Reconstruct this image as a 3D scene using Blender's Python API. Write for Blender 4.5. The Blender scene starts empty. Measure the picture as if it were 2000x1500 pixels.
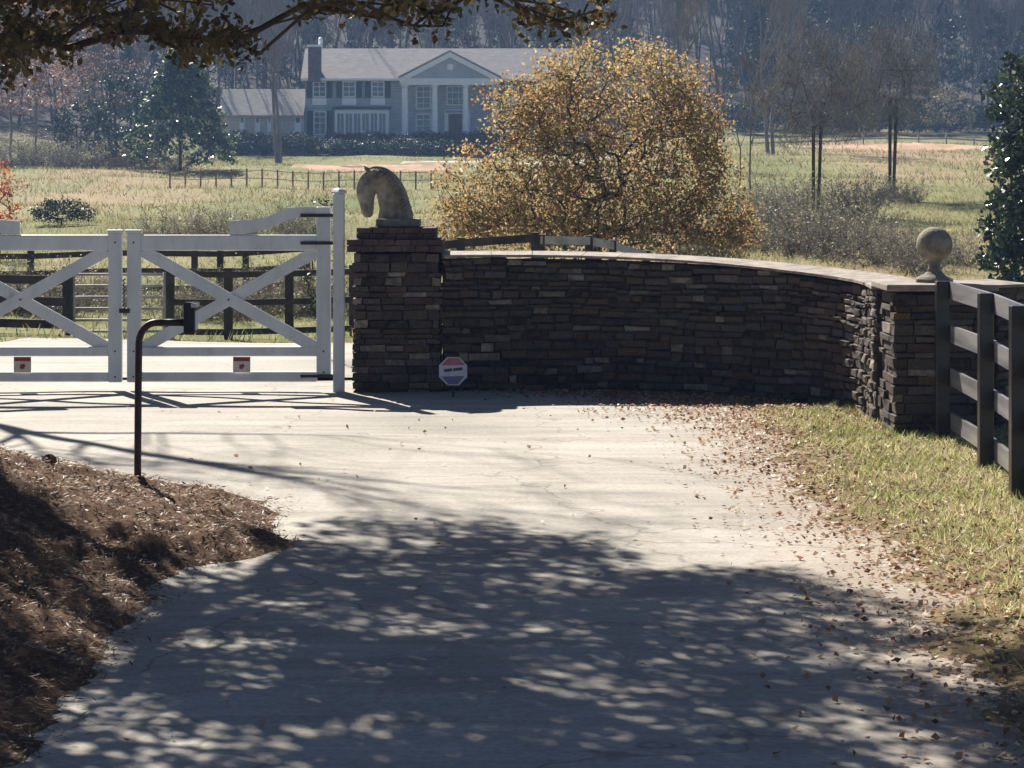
import bpy, math, random
import numpy as np
from mathutils import Vector, Matrix

random.seed(7)
rng = np.random.default_rng(7)
S = bpy.context.scene
COL = S.collection
F, HY, ZC = 4900.0, 340.0, 2.43      # lens in photo pixels, horizon row, eye height
SUN_EL, SUN_AZ = 38.5, 23.0          # sun behind the gate, a little to the left
A = math.radians


def P(x, y, Y):
    """Place seen at photo pixel (x, y) when it stands Y metres away."""
    return Vector(((x - 1000) / F * Y, Y, ZC + (HY - y) / F * Y))


def sm(t):
    t = np.clip(t, 0, 1)
    return t * t * (3 - 2 * t)


# ------------------------------------------------------------------ terrain
YL = [30, 36, 45, 60, 80, 110, 150, 200, 235, 247, 252, 270, 285, 300, 350, 420, 520, 560]
ZL = [-.02, -.2, -.42, -.26, -.02, .41, 1.2, 2.7, 3.75, 4.35, 5.75, 5.9, 7.2, 9, 17, 33, 56, 62]
YR = [30, 36, 45, 60, 80, 100, 140, 180, 220, 260, 285, 300, 350, 420, 520, 560]
ZR = [-.02, -.1, -.1, .3, .8, 1.37, 2.43, 3.7, 4.9, 6.2, 8, 10, 18, 34, 56, 62]


def H(X, Y):
    X = np.asarray(X, float); Y = np.asarray(Y, float)
    u = X / np.maximum(Y, 1)
    t = sm((u - .015) / .075)
    z = np.interp(Y, YL, ZL) * (1 - t) + np.interp(Y, YR, ZR) * t
    k = sm((Y - 34) / 20) * (1 - sm((Y - 240) / 4) * (1 - sm((Y - 275) / 10)))
    z = z + k * (.12 * np.sin(X * .31 + Y * .13) + .1 * np.sin(X * .17 - Y * .23 + 2) + .06 * np.sin(X * .9 + Y * .5))
    return z


def HZ(x, y):
    return float(H(x, y))


# ------------------------------------------------------------------ mesh helpers
def origin(o):
    v = Vector((0, 0, 0))
    while o is not None:
        v = v + Vector(o.location)
        o = o.parent
    return v


def link(name, me, parent=None):
    o = bpy.data.objects.new(name, me)
    COL.objects.link(o)
    if parent is not None:
        o.parent = parent
    return o


def np_mesh(name, V, Fc, m, parent=None, rnd=None, smooth=False):
    """mesh object from numpy arrays, every face with the same corner count"""
    V = np.asarray(V, np.float32).reshape(-1, 3)
    Fc = np.asarray(Fc, np.int32)
    off = origin(parent)
    V = V - np.array(off, np.float32)
    me = bpy.data.meshes.new(name)
    n, k = Fc.shape
    me.vertices.add(len(V)); me.vertices.foreach_set('co', V.ravel())
    me.loops.add(n * k); me.loops.foreach_set('vertex_index', Fc.ravel())
    me.polygons.add(n)
    me.polygons.foreach_set('loop_start', np.arange(0, n * k, k, dtype=np.int32))
    me.polygons.foreach_set('loop_total', np.full(n, k, np.int32))
    if smooth:
        me.polygons.foreach_set('use_smooth', np.ones(n, bool))
    if rnd is not None:
        a = me.attributes.new('rnd', 'FLOAT', 'FACE')
        a.data.foreach_set('value', np.asarray(rnd, np.float32))
    me.update(calc_edges=True)
    me.validate()
    me.materials.append(m)
    return link(name, me, parent)


class MB:
    def __init__(s):
        s.v, s.f, s.r, s.cur = [], [], [], 0.5

    def add(s, vs, fs):
        b = len(s.v)
        s.v += [tuple(q) for q in vs]
        s.f += [tuple(i + b for i in q) for q in fs]
        s.r += [s.cur] * len(fs)
        return s

    def box(s, x0, x1, y0, y1, z0, z1, j=0.0, R=None, c=None):
        vs = [Vector((x, y, z)) for z in (z0, z1) for x, y in ((x0, y0), (x1, y0), (x1, y1), (x0, y1))]
        if j:
            vs = [q + Vector((random.uniform(-j, j), random.uniform(-j, j), random.uniform(-j, j))) for q in vs]
        if R is not None:
            c = Vector(c)
            vs = [R @ (q - c) + c for q in vs]
        return s.add(vs, [(3, 2, 1, 0), (4, 5, 6, 7), (0, 1, 5, 4), (1, 2, 6, 5), (2, 3, 7, 6), (3, 0, 4, 7)])

    def bbox(s, x0, x1, y0, y1, z0, z1, b=.008):
        """box with rounded edges (two-step bevel through a bmesh)"""
        import bmesh
        bm = bmesh.new()
        bmesh.ops.create_cube(bm, size=1)
        for q in bm.verts:
            q.co = Vector(((x0 + x1) / 2 + q.co.x * (x1 - x0), (y0 + y1) / 2 + q.co.y * (y1 - y0), (z0 + z1) / 2 + q.co.z * (z1 - z0)))
        bmesh.ops.bevel(bm, geom=bm.edges[:], offset=b, segments=2, affect='EDGES', profile=.5)
        bm.verts.index_update()
        s.add([q.co for q in bm.verts], [[q.index for q in f.verts] for f in bm.faces])
        bm.free()
        return s

    def bar(s, p, q, w, d, b=0):
        """rectangular bar from p to q in the XZ plane, w across, d deep (Y)"""
        p, q = Vector(p), Vector(q)
        t = (q - p).normalized(); n = Vector((-t.z, 0, t.x)) * w / 2; y = Vector((0, d / 2, 0))
        vs = [p - n - y, q - n - y, q + n - y, p + n - y, p - n + y, q - n + y, q + n + y, p + n + y]
        return s.add(vs, [(0, 1, 2, 3), (7, 6, 5, 4), (4, 5, 1, 0), (5, 6, 2, 1), (6, 7, 3, 2), (7, 4, 0, 3)])

    def beam(s, p, q, w, h):
        """board from p to q, w across horizontally, h high"""
        p, q = Vector(p), Vector(q)
        t = (q - p); t.z = 0; t.normalize()
        n = Vector((-t.y, t.x, 0)) * w / 2; z = Vector((0, 0, h / 2))
        vs = [p - n - z, p + n - z, q + n - z, q - n - z, p - n + z, p + n + z, q + n + z, q - n + z]
        return s.add(vs, [(3, 2, 1, 0), (4, 5, 6, 7), (0, 1, 5, 4), (1, 2, 6, 5), (2, 3, 7, 6), (3, 0, 4, 7)])

    def prism(s, pts, y0, y1):
        """polygon of (x, z) extruded from y0 to y1"""
        n = len(pts)
        vs = [(x, y0, z) for x, z in pts] + [(x, y1, z) for x, z in pts]
        return s.add(vs, [tuple(range(n)), tuple(reversed(range(n, 2 * n)))] +
                     [(i + n, (i + 1) % n + n, (i + 1) % n, i) for i in range(n)])

    def tube(s, pts, rad, n=10, caps=True, ell=None):
        pts = [Vector(q) for q in pts]
        if not hasattr(rad, '__len__'):
            rad = [rad] * len(pts)
        b = len(s.v); rings = []
        up = Vector((0, 1, 0))
        for i, q in enumerate(pts):
            t = (pts[min(i + 1, len(pts) - 1)] - pts[max(i - 1, 0)]).normalized()
            a = up.cross(t)
            if a.length < 1e-3:
                a = Vector((1, 0, 0)).cross(t)
            a.normalize(); c = t.cross(a)
            e = ell[i] if ell else 1
            rings.append([q + a * rad[i] * math.cos(2 * math.pi * k / n) + c * rad[i] * e * math.sin(2 * math.pi * k / n) for k in range(n)])
        vs = [q for r in rings for q in r]
        fs = [(i * n + k, i * n + (k + 1) % n, (i + 1) * n + (k + 1) % n, (i + 1) * n + k) for i in range(len(pts) - 1) for k in range(n)]
        if caps:
            fs += [tuple(reversed(range(n))), tuple(range((len(pts) - 1) * n, len(pts) * n))]
        return s.add(vs, fs)

    def lathe(s, c, prof, n=20):
        c = Vector(c)
        vs = [c + Vector((r * math.cos(2 * math.pi * k / n), r * math.sin(2 * math.pi * k / n), z)) for r, z in prof for k in range(n)]
        fs = [(i * n + k, i * n + (k + 1) % n, (i + 1) * n + (k + 1) % n, (i + 1) * n + k) for i in range(len(prof) - 1) for k in range(n)]
        fs += [tuple(reversed(range(n))), tuple(range((len(prof) - 1) * n, len(prof) * n))]
        return s.add(vs, fs)

    def build(s, name, m, parent=None, smooth=False, rnd=False):
        off = origin(parent)
        me = bpy.data.meshes.new(name)
        me.from_pydata([tuple(Vector(q) - off) for q in s.v], [], s.f)
        if smooth:
            me.polygons.foreach_set('use_smooth', [True] * len(me.polygons))
        if rnd:
            a = me.attributes.new('rnd', 'FLOAT', 'FACE')
            a.data.foreach_set('value', np.array(s.r, np.float32))
        me.materials.append(m)
        me.update()
        return link(name, me, parent)


def tag(o, label=None, cat=None, group=None, kind=None):
    if label: o['label'] = label
    if cat: o['category'] = cat
    if group: o['group'] = group
    if kind: o['kind'] = kind
    return o


def thing(name, loc, label, cat, group=None):
    o = bpy.data.objects.new(name, None)
    COL.objects.link(o)
    o.location = loc
    o.empty_display_size = .2
    return tag(o, label, cat, group)


def copy_tree(o, parent=None):
    c = o.copy()
    COL.objects.link(c)
    if parent is not None:
        c.parent = parent
    for ch in list(o.children):
        copy_tree(ch, c)
    return c


# ------------------------------------------------------------------ materials
class NT:
    def __init__(s, name):
        s.m = bpy.data.materials.new(name)
        s.m.use_nodes = True
        s.t = s.m.node_tree
        s.b = s.t.nodes['Principled BSDF']
        s.o = s.t.nodes['Material Output']

    def n(s, typ, **kw):
        q = s.t.nodes.new(typ)
        for k, v in kw.items():
            setattr(q, k, v)
        return q

    def l(s, a, b):
        s.t.links.new(a, b)

    def pos(s, scale=(1, 1, 1), obj=False):
        g = s.n('ShaderNodeTexCoord') if obj else s.n('ShaderNodeNewGeometry')
        mp = s.n('ShaderNodeMapping')
        mp.inputs['Scale'].default_value = scale
        s.l(g.outputs['Object' if obj else 'Position'], mp.inputs['Vector'])
        return mp.outputs[0]

    def noise(s, vec, sc, det=4, rough=.55):
        q = s.n('ShaderNodeTexNoise')
        q.inputs['Scale'].default_value = sc
        q.inputs['Detail'].default_value = det
        q.inputs['Roughness'].default_value = rough
        s.l(vec, q.inputs['Vector'])
        return q.outputs['Fac']

    def ramp(s, fac, stops):
        q = s.n('ShaderNodeValToRGB')
        e = q.color_ramp.elements
        while len(e) < len(stops):
            e.new(.5)
        for el, (p, c) in zip(e, stops):
            el.position = p
            el.color = (*c, 1)
        s.l(fac, q.inputs['Fac'])
        return q.outputs['Color']

    def mix(s, fac, a, b, mode='MIX'):
        q = s.n('ShaderNodeMix', data_type='RGBA', blend_type=mode)
        for sock, v in ((q.inputs[0], fac), (q.inputs[6], a), (q.inputs[7], b)):
            if hasattr(v, 'is_linked') or hasattr(v, 'links'):
                s.l(v, sock)
            elif isinstance(v, (int, float)):
                sock.default_value = v
            else:
                sock.default_value = (*v, 1)
        return q.outputs[2]

    def bump(s, fac, st, dist=.02):
        q = s.n('ShaderNodeBump')
        q.inputs['Strength'].default_value = st
        q.inputs['Distance'].default_value = dist
        s.l(fac, q.inputs['Height'])
        s.l(q.outputs[0], s.b.inputs['Normal'])

    def base(s, c):
        if hasattr(c, 'links'):
            s.l(c, s.b.inputs['Base Color'])
        else:
            s.b.inputs['Base Color'].default_value = (*c, 1)

    def rs(s, rough, spec=.4):
        s.b.inputs['Roughness'].default_value = rough
        s.b.inputs['Specular IOR Level'].default_value = spec


def nmat(name, c1, c2, sc, rough=.7, spec=.3, bump=.2, bd=.01, stretch=(1, 1, 1), metal=0, lo=.35, hi=.65, obj=False):
    t = NT(name)
    v = t.pos(stretch, obj)
    f = t.noise(v, sc, 6, .6)
    t.base(t.ramp(f, [(lo, c1), (hi, c2)]))
    t.rs(rough, spec)
    t.b.inputs['Metallic'].default_value = metal
    if bump:
        t.bump(t.noise(v, sc * 3, 4), bump, bd)
    return t.m


def leafmat(name, stops, trans=.45, rough=.55, spec=.3, tint=1.0):
    t = NT(name)
    a = t.n('ShaderNodeAttribute', attribute_name='rnd')
    c = t.ramp(a.outputs['Fac'], stops)
    t.base(c)
    t.rs(rough, spec)
    tr = t.n('ShaderNodeBsdfTranslucent')
    t.l(c, tr.inputs['Color'])
    mx = t.n('ShaderNodeMixShader')
    mx.inputs[0].default_value = trans
    t.l(t.b.outputs[0], mx.inputs[1]); t.l(tr.outputs[0], mx.inputs[2])
    t.l(mx.outputs[0], t.o.inputs['Surface'])
    return t.m


def stonemat(name, stops, rough=.85):
    t = NT(name)
    a = t.n('ShaderNodeAttribute', attribute_name='rnd')
    c = t.ramp(a.outputs['Fac'], stops)
    v = t.pos()
    n1 = t.noise(v, 9, 8, .7)
    c = t.mix(t.ramp(n1, [(.4, (0, 0, 0)), (.7, (1, 1, 1))]), c, (.1, .088, .078))
    n2 = t.noise(v, 30, 6, .7)
    c = t.mix(.5, c, t.ramp(n2, [(.35, (.35, .33, .32)), (.65, (1.0, 1.0, 1.0))]), 'MULTIPLY')
    t.base(c)
    t.rs(rough, .2)
    t.bump(n2, .7, .02)
    return t.m


M = {}
M['stone'] = stonemat('ledge_stone', [(0, (.03, .024, .024)), (.25, (.085, .056, .042)), (.45, (.1, .085, .078)), (.6, (.15, .095, .055)), (.76, (.085, .076, .078)), (.88, (.19, .16, .13)), (1, (.38, .33, .27))])
M['mortar'] = nmat('mortar', (.03, .026, .026), (.065, .055, .052), 14, .95, .1, .5)
M['coping'] = nmat('coping_stone', (.17, .145, .125), (.36, .31, .27), 5, .8, .25, .5, .01)
M['brickcap'] = nmat('cap_brick', (.05, .036, .036), (.115, .078, .072), 8, .85, .2, .5, .01)
M['cast'] = nmat('weathered_cast_stone', (.125, .115, .095), (.3, .27, .22), 9, .85, .2, .5, .012, obj=True)
def paint_mat():
    t = NT('white_gate_paint')
    v = t.pos((1, 1, .35))
    c = t.ramp(t.noise(v, 4, 6, .65), [(.35, (.47, .51, .54)), (.65, (.6, .63, .65))])
    d = t.noise(v, 9, 8, .75)
    c = t.mix(t.ramp(d, [(.58, (0, 0, 0)), (.8, (.6, .6, .6))]), c, (.27, .27, .22))
    t.base(c); t.rs(.45, .4); t.bump(d, .15, .004)
    return t.m


M['white'] = paint_mat()
M['iron'] = nmat('black_iron', (.012, .011, .011), (.03, .026, .024), 20, .5, .4, .1, .002)
M['rust'] = nmat('dark_rusty_pipe', (.035, .016, .014), (.07, .03, .024), 12, .5, .4, .15, .002)
M['fence'] = nmat('black_fence_paint', (.008, .007, .008), (.024, .018, .018), 4, .33, .5, .25, .004, (1, .15, 3))
M['glarerail'] = nmat('rail_painted_glare', (.13, .13, .135), (.3, .29, .3), 3, .28, .5, .2, .004, (1, .15, 3))  # black boards coloured pale: sun glare is put into the rail colour
M['oldfence'] = nmat('weathered_dark_fence', (.03, .022, .02), (.085, .062, .052), 3, .7, .3, .3, .004)
M['greyrail'] = nmat('weathered_and_sunlit_rail', (.3, .29, .27), (.5, .48, .45), 3, .7, .3, .2, .004)
M['browpost'] = nmat('brown_stake', (.2, .11, .07), (.32, .2, .13), 3, .8, .2, .2, .004)
M['plastic'] = nmat('keypad_grey', (.5, .5, .5), (.62, .62, .6), 6, .5, .3, .03, .001)
M['bark'] = nmat('bark', (.05, .036, .03), (.14, .105, .085), 6, .9, .15, .7, .02, (1, 1, .25))
M['greybark'] = nmat('grey_bark', (.13, .115, .105), (.25, .225, .21), 3, .9, .15, .4, .02, (1, 1, .25), obj=True)
M['darkbark'] = nmat('dark_bark', (.04, .028, .025), (.1, .065, .05), 5, .9, .15, .4, .02, (1, 1, .25), obj=True)
M['woodbark'] = nmat('wood_bark', (.09, .075, .066), (.21, .18, .155), 3, .9, .1, 0, .02, (1, 1, .25), obj=True)
M['twig'] = nmat('grey_twigs', (.13, .12, .115), (.27, .25, .225), 2, .9, .1, 0, obj=True)
M['sidingb'] = nmat('bluegrey_siding', (.36, .4, .45), (.44, .48, .52), .6, .7, .3, 0)
M['sidingc'] = nmat('cream_siding', (.5, .47, .42), (.58, .55, .5), .6, .7, .3, 0)
M['trim'] = nmat('house_trim_white', (.8, .82, .84), (.9, .91, .92), 2, .5, .4, 0)
M['roof'] = nmat('roof_shingle', (.3, .28, .27), (.42, .4, .38), 2.2, .85, .2, .3, .02, (.6, 1, 2.5))
M['shutter'] = nmat('shutter_dark', (.015, .03, .045), (.03, .05, .065), 3, .6, .3, 0)
M['glass'] = nmat('house_glass', (.03, .045, .06), (.09, .12, .14), .8, .12, .6, 0)
M['brickh'] = nmat('chimney_brick', (.1, .09, .11), (.17, .14, .15), 4, .9, .2, 0)
M['doorred'] = nmat('door_wood', (.08, .045, .045), (.12, .07, .06), 3, .5, .3, 0)
M['rock'] = nmat('brown_rock', (.1, .05, .03), (.18, .1, .06), 10, .9, .2, .5, .01)

M['goldleaf'] = leafmat('golden_leaf', [(0, (.12, .07, .045)), (.2, (.36, .18, .085)), (.42, (.44, .29, .125)), (.6, (.26, .26, .1)), (.8, (.43, .31, .14)), (1, (.7, .52, .32))], .6)
M['oakleaf'] = leafmat('oak_leaf', [(0, (.05, .03, .014)), (.35, (.11, .075, .03)), (.7, (.16, .14, .06)), (1, (.3, .2, .11))], .42)
M['russet'] = leafmat('russet_leaf', [(0, (.12, .055, .04)), (.5, (.27, .15, .11)), (1, (.4, .26, .2))], .45)
M['redleaf'] = leafmat('red_leaf', [(0, (.22, .03, .015)), (.6, (.4, .09, .03)), (1, (.5, .28, .05))], .5)
M['magnolia'] = leafmat('magnolia_leaf', [(0, (.01, .024, .016)), (.55, (.03, .065, .03)), (1, (.34, .42, .15))], .25, .38, .5)  # palest stop puts glossy highlights into the leaf colour
M['holly'] = leafmat('holly_leaf', [(0, (.008, .018, .012)), (.6, (.03, .06, .035)), (1, (.16, .22, .1))], .18, .32, .6)
M['pine'] = leafmat('pine_needles', [(0, (.01, .025, .02)), (.6, (.025, .05, .03)), (1, (.05, .085, .045))], .25)
M['hedge'] = leafmat('hedge_leaf', [(0, (.012, .024, .02)), (.6, (.028, .045, .03)), (1, (.05, .075, .04))], .25)
M['olive'] = leafmat('olive_brush_leaf', [(0, (.08, .07, .04)), (.5, (.17, .15, .09)), (1, (.3, .27, .17))], .45)
M['blade'] = leafmat('grass_blade', [(0, (.1, .13, .04)), (.35, (.25, .29, .09)), (.65, (.48, .46, .21)), (1, (.68, .58, .4))], .5, .5)
M['dryblade'] = leafmat('meadow_blade', [(0, (.12, .155, .05)), (.45, (.22, .22, .09)), (.8, (.36, .28, .16)), (1, (.46, .36, .22))], .5, .6)
M['litter'] = leafmat('fallen_leaf', [(0, (.12, .055, .03)), (.3, (.28, .14, .075)), (.55, (.4, .25, .15)), (.8, (.5, .38, .26)), (1, (.66, .56, .45))], .3)
M['straw'] = leafmat('pine_straw', [(0, (.06, .038, .027)), (.45, (.17, .11, .07)), (.75, (.32, .22, .14)), (1, (.54, .42, .3))], .3)


def field_mat():
    t = NT('meadow_ground')
    v = t.pos((1, .35, 1))
    a = t.noise(v, .05, 5, .6)
    b = t.noise(v, .9, 8, .75)
    c = t.ramp(a, [(.36, (.13, .16, .056)), (.5, (.215, .215, .095)), (.62, (.33, .245, .15))])
    c = t.mix(.55, c, t.ramp(b, [(.3, (.35, .35, .3)), (.68, (1.2, 1.15, 1.08))]), 'MULTIPLY')
    # leaf-brown floor of the wood on the far hillside
    g = t.n('ShaderNodeNewGeometry')
    x = t.n('ShaderNodeSeparateXYZ')
    t.l(g.outputs['Position'], x.inputs[0])
    mr = t.n('ShaderNodeMapRange')
    mr.inputs[1].default_value, mr.inputs[2].default_value = 268, 292
    t.l(x.outputs['Y'], mr.inputs[0])
    c = t.mix(mr.outputs[0], c, t.ramp(b, [(.3, (.025, .024, .022)), (.7, (.07, .056, .048))]))
    t.base(c)
    t.rs(.95, .1)
    t.bump(t.noise(v, 3, 6), .6, .15)
    return t.m


def drive_mat():
    t = NT('worn_concrete')
    v = t.pos()
    a = t.noise(v, .35, 5, .6)
    b = t.noise(v, 22, 8, .75)
    c = t.ramp(a, [(.3, (.28, .262, .235)), (.5, (.37, .345, .308)), (.7, (.44, .412, .37))])
    c = t.mix(.65, c, t.ramp(b, [(.3, (.5, .49, .47)), (.52, (1, 1, 1)), (.72, (1.25, 1.22, 1.18))]), 'MULTIPLY')
    vs = t.pos((.22, 1.7, 1))
    s = t.noise(vs, 1.6, 7, .7)
    c = t.mix(.6, c, t.ramp(s, [(.36, (.6, .59, .57)), (.6, (1.06, 1.06, 1.05))]), 'MULTIPLY')
    ds = t.noise(v, 2.3, 8, .75)
    c = t.mix(t.ramp(ds, [(.56, (0, 0, 0)), (.74, (.55, .55, .55))]), c, (.2, .17, .13))
    # ground-in dirt along the verge side
    gp_ = t.n('ShaderNodeNewGeometry'); sx_ = t.n('ShaderNodeSeparateXYZ')
    t.l(gp_.outputs['Position'], sx_.inputs[0])
    ad = t.n('ShaderNodeMath', operation='MULTIPLY_ADD')
    t.l(ds, ad.inputs[0]); ad.inputs[1].default_value = 1.8
    t.l(sx_.outputs['X'], ad.inputs[2])
    mr_ = t.n('ShaderNodeMapRange')
    mr_.inputs[1].default_value, mr_.inputs[2].default_value, mr_.inputs[4].default_value = 2.3, 3.5, .8
    t.l(ad.outputs[0], mr_.inputs[0])
    c = t.mix(mr_.outputs[0], c, (.27, .2, .14))
    w = t.noise(v, 1.3, 3)
    cr = t.n('ShaderNodeTexVoronoi', feature='DISTANCE_TO_EDGE')
    cr.inputs['Scale'].default_value = .33
    mv = t.n('ShaderNodeMix', data_type='VECTOR')
    mv.inputs[0].default_value = .12
    t.l(v, mv.inputs[4])
    nt = t.n('ShaderNodeTexNoise'); nt.inputs['Scale'].default_value = 1.7; t.l(v, nt.inputs['Vector'])
    sc = t.n('ShaderNodeVectorMath', operation='SCALE'); sc.inputs['Scale'].default_value = 8
    t.l(nt.outputs['Color'], sc.inputs[0]); t.l(sc.outputs[0], mv.inputs[5])
    t.l(mv.outputs[1], cr.inputs['Vector'])
    k = t.ramp(cr.outputs['Distance'], [(0, (.4, .37, .34)), (.008, (1, 1, 1))])
    c = t.mix(.6, c, k, 'MULTIPLY')
    t.base(c)
    t.rs(.85, .25)
    t.bump(b, .5, .006)
    return t.m


def mulch_mat():
    t = NT('leafy_bank_soil')
    v = t.pos()
    b = t.noise(v, 26, 8, .8)
    a = t.noise(v, 1.2, 4)
    c = t.ramp(b, [(.3, (.06, .038, .027)), (.5, (.16, .1, .066)), (.7, (.33, .225, .15))])
    c = t.mix(.5, c, t.ramp(a, [(.35, (.7, .6, .55)), (.65, (1.2, 1.1, 1))]), 'MULTIPLY')
    t.base(c); t.rs(.95, .1); t.bump(b, 1, .03)
    return t.m


def verge_mat():
    t = NT('verge_soil')
    v = t.pos()
    b = t.noise(v, 9, 8, .75)
    c = t.ramp(b, [(.3, (.09, .072, .04)), (.5, (.2, .155, .085)), (.7, (.34, .24, .15))])
    t.base(c); t.rs(.95, .1); t.bump(b, .8, .03)
    return t.m


M['field'], M['drive'], M['mulch'], M['verge'] = field_mat(), drive_mat(), mulch_mat(), verge_mat()
M['clay'] = nmat('orange_clay', (.3, .2, .12), (.52, .34, .24), .5, .95, .1, .3, .05, (1, .4, 1))
M['pale'] = nmat('pale_gravel', (.4, .37, .34), (.55, .5, .46), .5, .95, .1, .3, .05, (1, .4, 1))


# ------------------------------------------------------------------ foliage and branch helpers
def unit(n):
    a = rng.normal(size=(n, 3))
    return a / np.linalg.norm(a, axis=1)[:, None]


def leaf_quads(C, L, ratio=.6, flat=0.0):
    """kite-shaped leaves at centres C, lengths L, random orientation; flat pulls them level"""
    n = len(C)
    a, b = unit(n), unit(n)
    if flat:
        a[:, 2] *= 1 - flat; b[:, 2] *= 1 - flat
        a /= np.linalg.norm(a, axis=1)[:, None]
    b = b - a * (a * b).sum(1)[:, None]
    b /= np.linalg.norm(b, axis=1)[:, None] + 1e-9
    nrm = np.cross(a, b)
    L = np.broadcast_to(L, (n,))[:, None]
    w = L * ratio * .5
    V = np.stack([C - a * L * .5, C + b * w - a * L * .05 + nrm * w * .5, C + a * L * .5, C - b * w - a * L * .05 + nrm * w * .35], 1)
    Fc = np.arange(n * 4).reshape(n, 4)
    return V.reshape(-1, 3), Fc


def clumps(T, per, rad, squash=.7):
    T = np.asarray(T, float)
    n = len(T)
    d = unit(n * per) * (rng.random(n * per) ** .45)[:, None]
    d[:, 2] *= squash
    r = np.broadcast_to(rad, (n,))
    return np.repeat(T, per, 0) + d * np.repeat(r, per)[:, None], np.repeat(rng.random(n), per)


def frustums(p0, p1, r0, r1, n=5):
    p0, p1 = np.asarray(p0, float), np.asarray(p1, float)
    t = p1 - p0
    t /= np.linalg.norm(t, axis=1)[:, None] + 1e-9
    ref = np.where(np.abs(t[:, 2:3]) > .9, np.array([[1., 0, 0]]), np.array([[0, 0, 1.]]))
    a = np.cross(ref, t); a /= np.linalg.norm(a, axis=1)[:, None] + 1e-9
    b = np.cross(t, a)
    th = np.arange(n) * 2 * np.pi / n
    ring = a[:, None, :] * np.cos(th)[None, :, None] + b[:, None, :] * np.sin(th)[None, :, None]
    V = np.concatenate([p0[:, None] + ring * np.asarray(r0)[:, None, None], p1[:, None] + ring * np.asarray(r1)[:, None, None]], 1)
    k = len(p0)
    i = np.arange(n); j = (i + 1) % n
    f = np.stack([i, j, j + n, i + n], 1)
    Fc = (np.arange(k) * 2 * n)[:, None, None] + f[None]
    return V.reshape(-1, 3), Fc.reshape(-1, 4)


def grow(trunk, targets, rt=.012, rmax=.4, jit=.12, step=.7, power=.5):
    """branch skeleton: every target joins the nearest node already grown"""
    nodes = [np.array(q, float) for q in trunk]
    par = [-1] + list(range(len(trunk) - 1))
    top = nodes[-1]
    order = sorted(range(len(targets)), key=lambda i: np.linalg.norm(np.asarray(targets[i]) - top))
    arr = np.array(nodes)
    for i in order:
        q = np.asarray(targets[i], float)
        d = np.linalg.norm(arr - q, axis=1) + .25 * np.maximum(arr[:, 2] - q[2], 0)
        k = int(np.argmin(d))
        p = arr[k]
        m = max(1, int(np.linalg.norm(q - p) / step))
        last = k
        new = []
        for s in range(1, m + 1):
            w = p + (q - p) * s / m
            if s < m:
                w = w + rng.normal(size=3) * jit * np.linalg.norm(q - p) / m
            nodes.append(w); par.append(last); last = len(nodes) - 1
            new.append(w)
        arr = np.vstack([arr, np.array(new)])
    cnt = np.zeros(len(nodes))
    child = np.zeros(len(nodes), int)
    for i in range(len(nodes)):
        if par[i] >= 0:
            child[par[i]] += 1
    for i in range(len(nodes) - 1, -1, -1):
        if cnt[i] == 0:
            cnt[i] = 1
        if par[i] >= 0:
            cnt[par[i]] += cnt[i]
    # parents always come first, so counts are complete in reverse order
    r = np.minimum(rt * cnt ** power, rmax)
    idx = [i for i in range(len(nodes)) if par[i] >= 0]
    p0 = np.array([nodes[par[i]] for i in idx]); p1 = np.array([nodes[i] for i in idx])
    r1 = np.array([r[i] for i in idx])
    r0 = np.array([min(r[par[i]], r[i] * 1.35) for i in idx])
    return p0, p1, r0, r1


def bare_segments(height, r, seed, levels=4, first=.35, spread=.55, kids=5, upw=.35, rmin=.008):
    """leafless tree: list of tapered segments starting at the origin"""
    rd = random.Random(seed)
    seg = []

    def branch(p, d, length, rad, lev):
        m = 4 if lev > 1 else 3
        q = p
        pts = [q]
        for i in range(m):
            d = (d + Vector((rd.gauss(0, .12), rd.gauss(0, .12), rd.gauss(0, .06) + upw * .18))).normalized()
            nq = q + d * length / m
            ra, rb = rad * (1 - .75 * i / m), rad * (1 - .75 * (i + 1) / m)
            seg.append((q, nq, ra, rb))
            q = nq
            pts.append(q)
        if lev <= 0:
            return
        for i in range(kids + (2 if lev == levels else 0)):
            f = rd.uniform(first if lev == levels else .25, 1)
            k = min(int(f * m), m - 1)
            b = pts[k].lerp(pts[k + 1], f * m - k)
            side = Vector((rd.gauss(0, 1), rd.gauss(0, 1), rd.gauss(0, .3)))
            nd = (d * (1 - spread) + side.normalized() * spread + Vector((0, 0, upw))).normalized()
            branch(b, nd, length * rd.uniform(.38, .6) * (1.15 - .5 * f if lev == levels else 1), rad * (1 - .75 * f) * .6, lev - 1)

    branch(Vector((0, 0, 0)), Vector((0, 0, 1)), height, r, levels)
    p0 = np.array([s[0] for s in seg]); p1 = np.array([s[1] for s in seg])
    r0 = np.array([s[2] for s in seg]); r1 = np.array([s[3] for s in seg])
    return p0, p1, np.maximum(r0, rmin), np.maximum(r1, rmin * .75)


# ================================================================== SETTING
# ground sheet, fine near the gate and coarser with distance
ys = np.concatenate([np.linspace(-30, 28, 30), np.linspace(29, 60, 40), np.linspace(61, 130, 70), np.linspace(131, 300, 110), np.linspace(303, 560, 60)])
ss = np.linspace(-1, 1, 161)
GX = ss[None, :] * (40 + .62 * np.maximum(ys, 0))[:, None]
GY = np.repeat(ys[:, None], len(ss), 1)
GZ = np.where(GY < 29, -.02, H(GX, GY))
V = np.stack([GX, GY, GZ], -1).reshape(-1, 3)
nx = len(ss)
ii, jj = np.meshgrid(np.arange(len(ys) - 1), np.arange(nx - 1), indexing='ij')
q = (ii * nx + jj).ravel()
ground = np_mesh('ground', V, np.stack([q, q + 1, q + nx + 1, q + nx], 1), M['field'], smooth=True)
tag(ground, 'meadow ground rolling up to the wooded hillside behind the house', kind='structure')


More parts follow.
